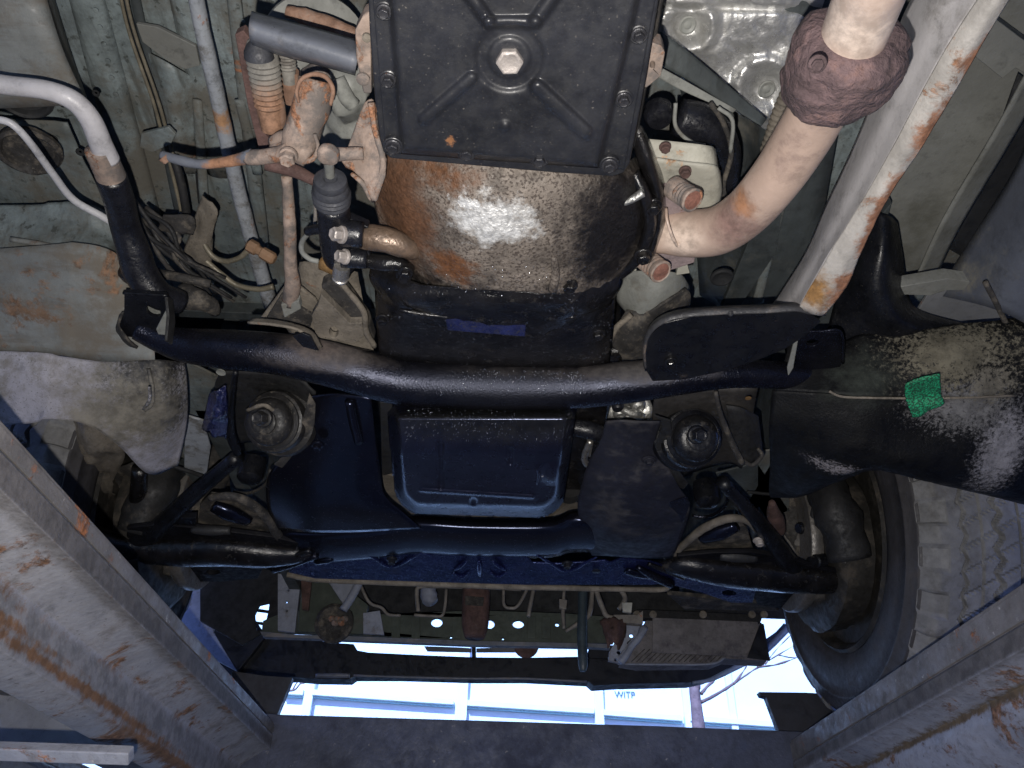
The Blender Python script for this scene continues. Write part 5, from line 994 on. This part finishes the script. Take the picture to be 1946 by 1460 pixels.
tubeobj = lambda nm, pts, y, mt, par, **k: (lambda sp, rr: obj(nm, *tube_geo(catmull(sp, 6), [v.x for v in catmull([Vector((r, 0, 0)) for r in rr], 6)], k.get('n', 12), 1, 0, k.get('nz')), mt, par, smooth=True))([PY(a, b, y) for a, b, r in pts], [m_of(r, PY(a, b, y)) for a, b, r in pts])
tubeobj('rod', [(684, 1105, 8), (668, 1135, 8), (652, 1160, 8)], Yr-.08, M['strut_paint'], sr)
for i in range(5): lathe('knob', PY(630+i*6, 1176+(i % 2)*8, Yr-.06), Vector((-.3, -1, -.3)), [(6, -6), (6, 2), (4, 5)], M['rust_pale'], sr, n=10)
ap = Thing('cooler_pipes', 'thin beige cooler pipes bending along the radiator support', 'pipes', PY(800, 1150, Yr-.05))
for pts in ([(684, 1110, 3), (702, 1145, 3), (725, 1155, 3), (738, 1168, 3), (762, 1170, 3)], [(795, 1162, 4), (792, 1130, 4), (797, 1116, 4), (830, 1115, 3.5), (900, 1117, 3), (960, 1119, 3), (990, 1121, 3)],
            [(787, 1169, 3), (820, 1171, 3), (840, 1170, 3), (846, 1150, 3), (848, 1120, 3)], [(957, 1121, 3), (958, 1150, 3), (972, 1156, 3), (985, 1150, 3), (1003, 1118, 3)], [(1014, 1120, 4), (1008, 1150, 4), (1004, 1172, 4)],
            [(1132, 1120, 5), (1145, 1155, 5), (1155, 1172, 5), (1180, 1174, 4)], [(1126, 1120, 4), (1122, 1160, 5), (1112, 1176, 5), (1075, 1200, 3)], [(1178, 1118, 5), (1188, 1138, 5), (1176, 1158, 4)], [(1072, 1122, 3), (1070, 1165, 4), (1072, 1195, 3)]):
    tubeobj('pipe', pts, Yr-.07, M['pale_pipe'], ap, n=8)
box_ = plate('connector', [(1182, 1145), (1202, 1145), (1200, 1164), (1184, 1162)], ypl(Yr-.08), mat('connector_white', (.45, .45, .42), .5), ap, th=.01)
plate('connector', [(1063, 1138), (1078, 1140), (1076, 1158), (1063, 1156)], ypl(Yr-.08), M['pale_pipe'], ap, th=.01)
tubeobj('foam_sleeve', [(812, 1112, 12), (816, 1135, 15), (824, 1146, 10)], Yr-.03, M['strut_paint'], ap, n=16, nz=(.006, 40))
rd = Thing('horn_canister', 'brown black round horn canister hanging before the support panel', 'horn', PY(905, 1180, Yr-.08))
tubeobj('canister', [(905, 1118, 26), (904, 1160, 26), (903, 1190, 25), (902, 1212, 19)], Yr-.08, M['rust_dark'], rd, n=24)
plate('canister_label', [(884, 1132), (920, 1135), (918, 1152), (884, 1150)], ypl(Yr-.125), M['dusty_black'], rd, th=.002)
tag(tubeobj('drain_hose', [(1108, 1120, 9), (1107, 1160, 9), (1106, 1200, 9.5), (1107, 1240, 9.5), (1108, 1262, 9.5), (1108, 1276, 6)], 1.86, M['hose'], None, n=20), 'dark teal rubber drain hose hanging straight across the bumper gap', 'drain hose')
cd = Thing('condenser', 'dusty grey condenser block with fine fins and flaking end bracket', 'condenser', PY(1310, 1200, 1.9))
plate('fin_block', [(1232, 1172), (1440, 1180), (1448, 1184), (1458, 1256), (1380, 1252), (1355, 1262), (1215, 1264), (1180, 1258)], ypl(1.95), M['radiator'], cd, th=.05)
plate('top_seal', [(1210, 1158), (1450, 1168), (1446, 1182), (1216, 1174)], ypl(1.93), M['black_matt'], cd, th=.03)
plate('air_guide', [(1240, 1174), (1440, 1182), (1454, 1250), (1240, 1240)], ypl(1.93), M['radiator'], cd, th=.004)
plate('dark_patch', [(1445, 1184), (1452, 1186), (1464, 1256), (1420, 1250)], ypl(1.925), M['blackplastic'], cd, th=.004)
for x in range(1200, 1370, 5): tubeobj('fin', [(x+25, 1234, .8), (x, 1258, .8)], 1.94, M['dusty_black'], cd, n=5) if x % 10 == 0 else None
tubeobj('tank_edge', [(1174, 1262, 2), (1260, 1263, 2), (1350, 1262, 2), (1378, 1250, 2)], 1.935, M['strut_paint'], cd, n=8)
tubeobj('side_bracket', [(1226, 1192, 7), (1204, 1225, 7), (1180, 1260, 6)], 1.90, M['strut_paint'], cd, nz=(.004, 50))
plate('side_bracket', [(1196, 1176), (1222, 1190), (1185, 1262), (1156, 1256), (1158, 1238)], ypl(1.92), M['strut_paint'], cd, th=.01, holes=[oval(1200, 1208, 4), oval(1176, 1240, 4), oval(1170, 1254, 3)])
loft('corroded_fitting', [[PY(1140, 1180, 1.90), PY(1165, 1172, 1.88), PY(1190, 1180, 1.90)], [PY(1150, 1210, 1.90), PY(1170, 1205, 1.87), PY(1188, 1215, 1.90)], [PY(1155, 1232, 1.91), PY(1170, 1228, 1.89), PY(1176, 1236, 1.91)]], M['rust_dark'], cd, raw=True, k=7, nz=(.014, 50))
for x in (1210, 1241, 1336, 1429, 1452): lathe('grommet', PY(x, 1168, 1.91), Vector((0, -1, -.2)), [(7, -3), (7, 2), (3, 4)], M['dusty'], cd, n=12)
plate('pipe_joint', [(1166, 1168), (1212, 1168), (1222, 1160), (1222, 1186), (1168, 1182)], ypl(1.89), M['pale_pipe'], cd, th=.02)
# dark backing between support and subframe
plate('under_cover', [(1150, 1125), (1500, 1130), (1500, 1175), (1210, 1165), (1150, 1172)], ypl(1.99), M['bay'], body, th=.01)
plate('under_cover', [(1268, 1130), (1470, 1150), (1480, 1162), (1300, 1158)], .66, M['dusty_black'], body, th=.01)

bm = Thing('bumper', 'black front bumper bar crossing the daylight gap', 'bumper', PY(900, 1265, 2.25))
Yb = 2.25
plate('bumper_bar', [(440, 1215), (500, 1208), (560, 1212), (640, 1222), (672, 1224), (679, 1236), (700, 1240), (800, 1245), (900, 1249), (1000, 1250), (1100, 1248), (1116, 1244), (1120, 1230), (1160, 1226), (1300, 1240), (1378, 1248), (1440, 1225), (1476, 1200), (1490, 1184), (1502, 1192), (1470, 1226), (1420, 1255), (1380, 1272), (1345, 1290), (1312, 1297), (1175, 1300), (1128, 1303), (1118, 1294), (1000, 1288), (900, 1288), (760, 1284), (674, 1284), (664, 1291), (600, 1290), (556, 1286), (520, 1290), (440, 1290)], ypl(Yb), M['blackplastic'], bm, th=.06, bevel=.004)
plate('bumper_bar', [(380, 1100), (460, 1140), (500, 1200), (500, 1215), (440, 1290), (380, 1240)], ypl(Yb-.02), M['blackplastic'], bm, th=.03)
plate('mount_bar', [(896, 1215), (904, 1215), (905, 1250), (897, 1250)], ypl(Yb+.03), M['blackplastic'], bm, th=.02)
plate('grille_fin', [(806, 1228), (870, 1230), (896, 1232), (896, 1240), (812, 1238)], ypl(Yb+.05), M['bar'], bm, th=.004)
plate('grille_fin', [(905, 1232), (975, 1230), (985, 1240), (905, 1240)], ypl(Yb+.05), M['bar'], bm, th=.004)
lathe('tow_boss', PY(1000, 1226, Yb-.05), Vector((0, -1, 0)), [(24, -4), (24, 0), (16, 4)], M['rust_dark'], bm)
tubeobj('lower_lip', [(672, 1284, 2.5), (800, 1288, 2.5), (900, 1290, 2.5), (1000, 1290, 2.5), (1115, 1296, 2.5)], Yb-.01, M['bar'], bm, n=8)
tubeobj('lower_lip', [(1316, 1298, 3), (1350, 1292, 4), (1400, 1268, 5), (1450, 1240, 6), (1500, 1192, 6)], Yb, mat('bumper_paint', (.28, .33, .42), .4), bm, n=10)
tubeobj('lower_lip', [(600, 1284, 4), (635, 1284, 5), (665, 1284, 4)], Yb-.02, M['bar'], bm, n=8)

# =================================================================== lift
lf_ = Thing('lift_ramp', 'left lift ramp, pale grey paint with a rusty streak along its deep side', 'lift ramp', EV(-.45, 1.0, .30), 'lift ramps')
def xat(px, py, h): return P(px, py, h).x
HT = .36
for s, px, py, nm in ((-1, 0, 812, 'left'), (1, 1946, 1118, 'right')):
    X0 = xat(px, py, HT); X0 = abs(X0)
    if s > 0: lf_ = Thing('lift_ramp', 'right lift ramp under the tyre, bluish grey side with a brown seam', 'lift ramp', EV(.62, 1.0, .30), 'lift ramps')
    if s < 0: pr = [(0, 848), (.003, 853), (.004, 860), (-.001, 864), (-.002, 930), (.010, 955), (.050, 1095), (.052, 1115), (.050, 1180), (.053, 1235), (.075, 1285), (.090, 1308)]
    else: pr = [(0, 1176), (.003, 1180), (.004, 1186), (-.001, 1190), (-.002, 1232), (.008, 1246), (.034, 1290), (.042, 1303), (.040, 1322), (.038, 1350), (.050, 1400), (.075, 1450), (.09, 1500), (.09, 1540)]
    prof = [(0, HT)]+[(d_, PX(px, y_, s*(X0+d_)).z-ZC) for d_, y_ in pr]
    prof = [(s*(X0+d), h) for d, h in prof]
    zc_ = (lambda y_, o=0: PX(px, y_, s*(X0+o)).z)
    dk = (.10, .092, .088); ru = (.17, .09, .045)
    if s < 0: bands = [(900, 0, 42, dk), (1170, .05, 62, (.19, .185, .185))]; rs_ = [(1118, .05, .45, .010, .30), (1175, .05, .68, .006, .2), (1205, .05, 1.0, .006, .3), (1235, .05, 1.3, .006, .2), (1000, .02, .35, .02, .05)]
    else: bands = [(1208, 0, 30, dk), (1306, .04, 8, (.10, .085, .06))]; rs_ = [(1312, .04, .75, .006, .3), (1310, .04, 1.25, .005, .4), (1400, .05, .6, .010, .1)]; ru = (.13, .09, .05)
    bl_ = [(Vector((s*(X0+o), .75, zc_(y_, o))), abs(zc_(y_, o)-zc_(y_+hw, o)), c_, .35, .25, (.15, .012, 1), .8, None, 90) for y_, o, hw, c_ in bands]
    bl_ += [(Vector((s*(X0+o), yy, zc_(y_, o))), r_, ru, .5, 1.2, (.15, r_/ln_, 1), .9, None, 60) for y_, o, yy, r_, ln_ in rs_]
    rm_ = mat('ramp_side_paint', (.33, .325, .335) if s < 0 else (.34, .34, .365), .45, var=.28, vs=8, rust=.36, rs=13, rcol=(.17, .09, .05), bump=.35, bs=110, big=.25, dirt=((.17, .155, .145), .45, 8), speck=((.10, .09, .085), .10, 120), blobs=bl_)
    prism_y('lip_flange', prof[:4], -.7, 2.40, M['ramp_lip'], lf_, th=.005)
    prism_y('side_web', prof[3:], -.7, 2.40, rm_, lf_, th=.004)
    box('tread_plate', EV(min(s*X0, s*(X0+.56)), -.7, HT-.002), EV(max(s*X0, s*(X0+.56)), 2.40, HT+.006), M['ramp_lip'], lf_)
    prism_y('side_web', [(s*(X0+.56)-(p[0]-s*X0), p[1]) for p in prof[3:]], -.7, 2.40, M['ramp'], lf_, th=.004)
    for yy in (.1, .55, 1.0, 1.5):
        box('cross_rib', EV(min(s*(X0+.12), s*(X0+.47)), yy, HT-.09), EV(max(s*(X0+.12), s*(X0+.47)), yy+.05, HT-.004), M['ramp'], lf_)
    if s > 0: RXR = X0
    else: RXL = X0
# lower tie bar seen below the left ramp
tA = PX(250, 1436, -.40)
tb = tag(obj('tie_bar', *tube_geo([tA+Vector((-1.2, 0, .01)), tA+Vector((-.5, 0, 0)), tA], [.011]*3, 4, 1), M['ramp'], None, bevel=.002), 'slim pale grey bar crossing just under the rusty streaked ramp', 'tie bar')
cbm = Thing('lift_cross_beam', 'broad dark cross beam joining the two lift ramps at the front', 'cross beam', EV(0, 1.74, .25))
plate('beam_face', [(440, 1352), (527, 1358), (900, 1369), (1250, 1380), (1480, 1389), (1560, 1392), (1600, 1600), (400, 1600)], ypl(1.70), M['beam'], cbm, th=.10, bevel=.004, label='speckled dark beam face')
plate('end_gusset', [(440, 1275), (500, 1284), (556, 1288), (546, 1312), (527, 1358), (530, 1400), (440, 1352)], ypl(1.76), M['pillar'], cbm, th=.02)
plate('end_gusset', [(1442, 1315), (1446, 1322), (1456, 1325), (1480, 1389), (1560, 1392), (1600, 1345), (1565, 1318), (1530, 1316)], ypl(1.76), M['pillar'], cbm, th=.02)
bolt(1516, 1418, .30, 8, M['steel'], cbm) if False else None

# =================================================================== outside: clad wall, tree
Yw = 8.0
wl = Thing('clad_wall', 'bright white clad wall with proud posts and rails beyond the bumper', 'wall', EV(0, Yw, -ZC+.0))
box('cladding', EV(-7, Yw, .16), EV(7.5, Yw+.12, 5.2), M['wall_white'], wl)
box('unseen_dark_base', EV(-7, Yw-.01, -ZC), EV(7.5, Yw+.12, .157), mat('added_base_dark', (.05, .052, .056), .8, var=.3, vs=2), wl, label='added dark wall base, out of view')  # added below view to keep bright wall reflections off the black parts
def wpost(pxa, pya, wpx):
    p = PY(pxa, pya, Yw); wd = m_of(wpx, p)/2
    box('post', EV(p.x-wd, Yw-.07, .165), EV(p.x+wd, Yw-.002, 5.0), M['wall_white'], wl)
xs = []
for pxa, wpx in ((586, 17), (877, 22), (1137, 17), (1303, 14), (1388, 12)): wpost(pxa, 1340, wpx); xs.append(PY(pxa, 1340, Yw).x)
def railp(pxa, pya, pxb, pyb, th_=.05):
    a, b = PY(pxa, pya, Yw-.04), PY(pxb, pyb, Yw-.04)
    V = []
    for p in (a, b):
        for dy in (-.05, .035):
            for dz in (0, th_): V.append(Vector((p.x, p.y+dy, p.z+dz)))
    obj('rail', V, [(0, 1, 3, 2), (4, 6, 7, 5), (0, 4, 5, 1), (2, 3, 7, 6), (0, 2, 6, 4), (1, 5, 7, 3)], M['wall_white'], wl)
shade_m = mat('rail_shade_cyan', (.45, .72, .82), .6, var=.05, bump=.02)  # cyan standing in for the bluish shadow line along each rail
for a in ((540, 1321, 577, 1323), (594, 1323, 862, 1341), (888, 1343, 1128, 1358), (1146, 1361, 1296, 1372), (1310, 1372, 1480, 1384)):
    V = [PY(a[0], a[1], Yw-.03), PY(a[2], a[3], Yw-.03)]
    railp(*a); 
    pa, pb = PY(a[0], a[1]+4, Yw-.02), PY(a[2], a[3]+4, Yw-.02)
    obj('rail_shade', [pa+Vector((0, -.02, 0)), pb+Vector((0, -.02, 0)), pb+Vector((0, -.02, .035)), pa+Vector((0, -.02, .035)), pa+Vector((0, .02, 0)), pb+Vector((0, .02, 0)), pb+Vector((0, .02, .035)), pa+Vector((0, .02, .035))], [(0, 1, 2, 3), (4, 7, 6, 5), (0, 4, 5, 1), (3, 2, 6, 7), (0, 3, 7, 4), (1, 5, 6, 2)], shade_m, wl)
cu = bpy.data.curves.new('lettering', 'FONT'); cu.body = 'WITP'; cu.size = .085; cu.extrude = .002; cu.materials.append(M['ink'])
lt = bpy.data.objects.new('lettering', cu); C.objects.link(lt); lp = PY(1168, 1325, Yw-.01)
lt.parent = wl.e; lt.location = lp-wl.e.location; lt.rotation_euler = (math.radians(90), 0, 0)
te = Thing('bare_tree', 'slim bare tree with pinkish brown trunk in front of the white wall', 'tree', Vector((PY(1327, 1380, 5.5).x, 5.5, 0)))
p0 = PY(1327, 1385, 5.5); p1 = PY(1322, 1296, 5.5); dxz = (p1-p0)
base = p0+dxz*(-(p0.z)/dxz.z) if dxz.z else p0
V, Fc = tube_geo(catmull([Vector((p0.x, 5.5, 0)), p0, p1, p1+Vector((.02, .1, .8)), p1+Vector((.1, .1, 1.8))], 8), [v.x for v in catmull([Vector((r, 0, 0)) for r in (.06, .040, .032, .028, .015)], 8)], 14, 1, 0, (.01, 9))
obj('trunk', V, Fc, M['bark'], te, smooth=True)
def branch(pts, r0, y=5.5):
    P_ = [PY(a, b, y+.1*i) for i, (a, b) in enumerate(pts)]; k_ = len(catmull(P_, 5))
    V, Fc = tube_geo(catmull(P_, 5), [r0*(1-.8*i/k_) for i in range(k_)], 7, 1, 0, (.006, 12)); obj('branch', V, Fc, M['bark'], te, smooth=True)
branch([(1333, 1318), (1345, 1304), (1360, 1288), (1372, 1262)], .014)
branch([(1334, 1334), (1370, 1315), (1420, 1282), (1470, 1250), (1530, 1215)], .012)
branch([(1395, 1300), (1420, 1262), (1410, 1240)], .007)
branch([(1440, 1268), (1480, 1262), (1540, 1240)], .008)
branch([(1455, 1262), (1475, 1235), (1510, 1200)], .007)
branch([(1480, 1245), (1505, 1250), (1550, 1248)], .006)
branch([(1320, 1296), (1300, 1240), (1240, 1180)], .016)
t2 = Thing('twig_tree', 'faint thin branches at the left end of the white wall', 'tree', Vector((PY(545, 1340, 7.0).x-.3, 7.0, 0)))
def br2(pts, r0, y=7.0):
    P_ = [PY(a, b, y) for a, b in pts]; P_ = catmull(P_, 5); V, Fc = tube_geo(P_, [r0*(1-.6*i/len(P_)) for i in range(len(P_))], 6); obj('branch', V, Fc, M['bark'], t2, smooth=True)
q0 = PY(545, 1314, 7.0)
V, Fc = tube_geo([Vector((q0.x-.3, 7, 0)), Vector((q0.x-.28, 7, 1.4)), Vector((q0.x-.2, 7, q0.z-.1))], [.05, .035, .02], 10); obj('trunk', V, Fc, M['bark'], t2, smooth=True)
br2([(530, 1322), (545, 1314), (560, 1311), (570, 1300), (578, 1288)], .012); br2([(556, 1312), (566, 1296), (588, 1284)], .008); br2([(570, 1300), (580, 1298), (590, 1290)], .006)
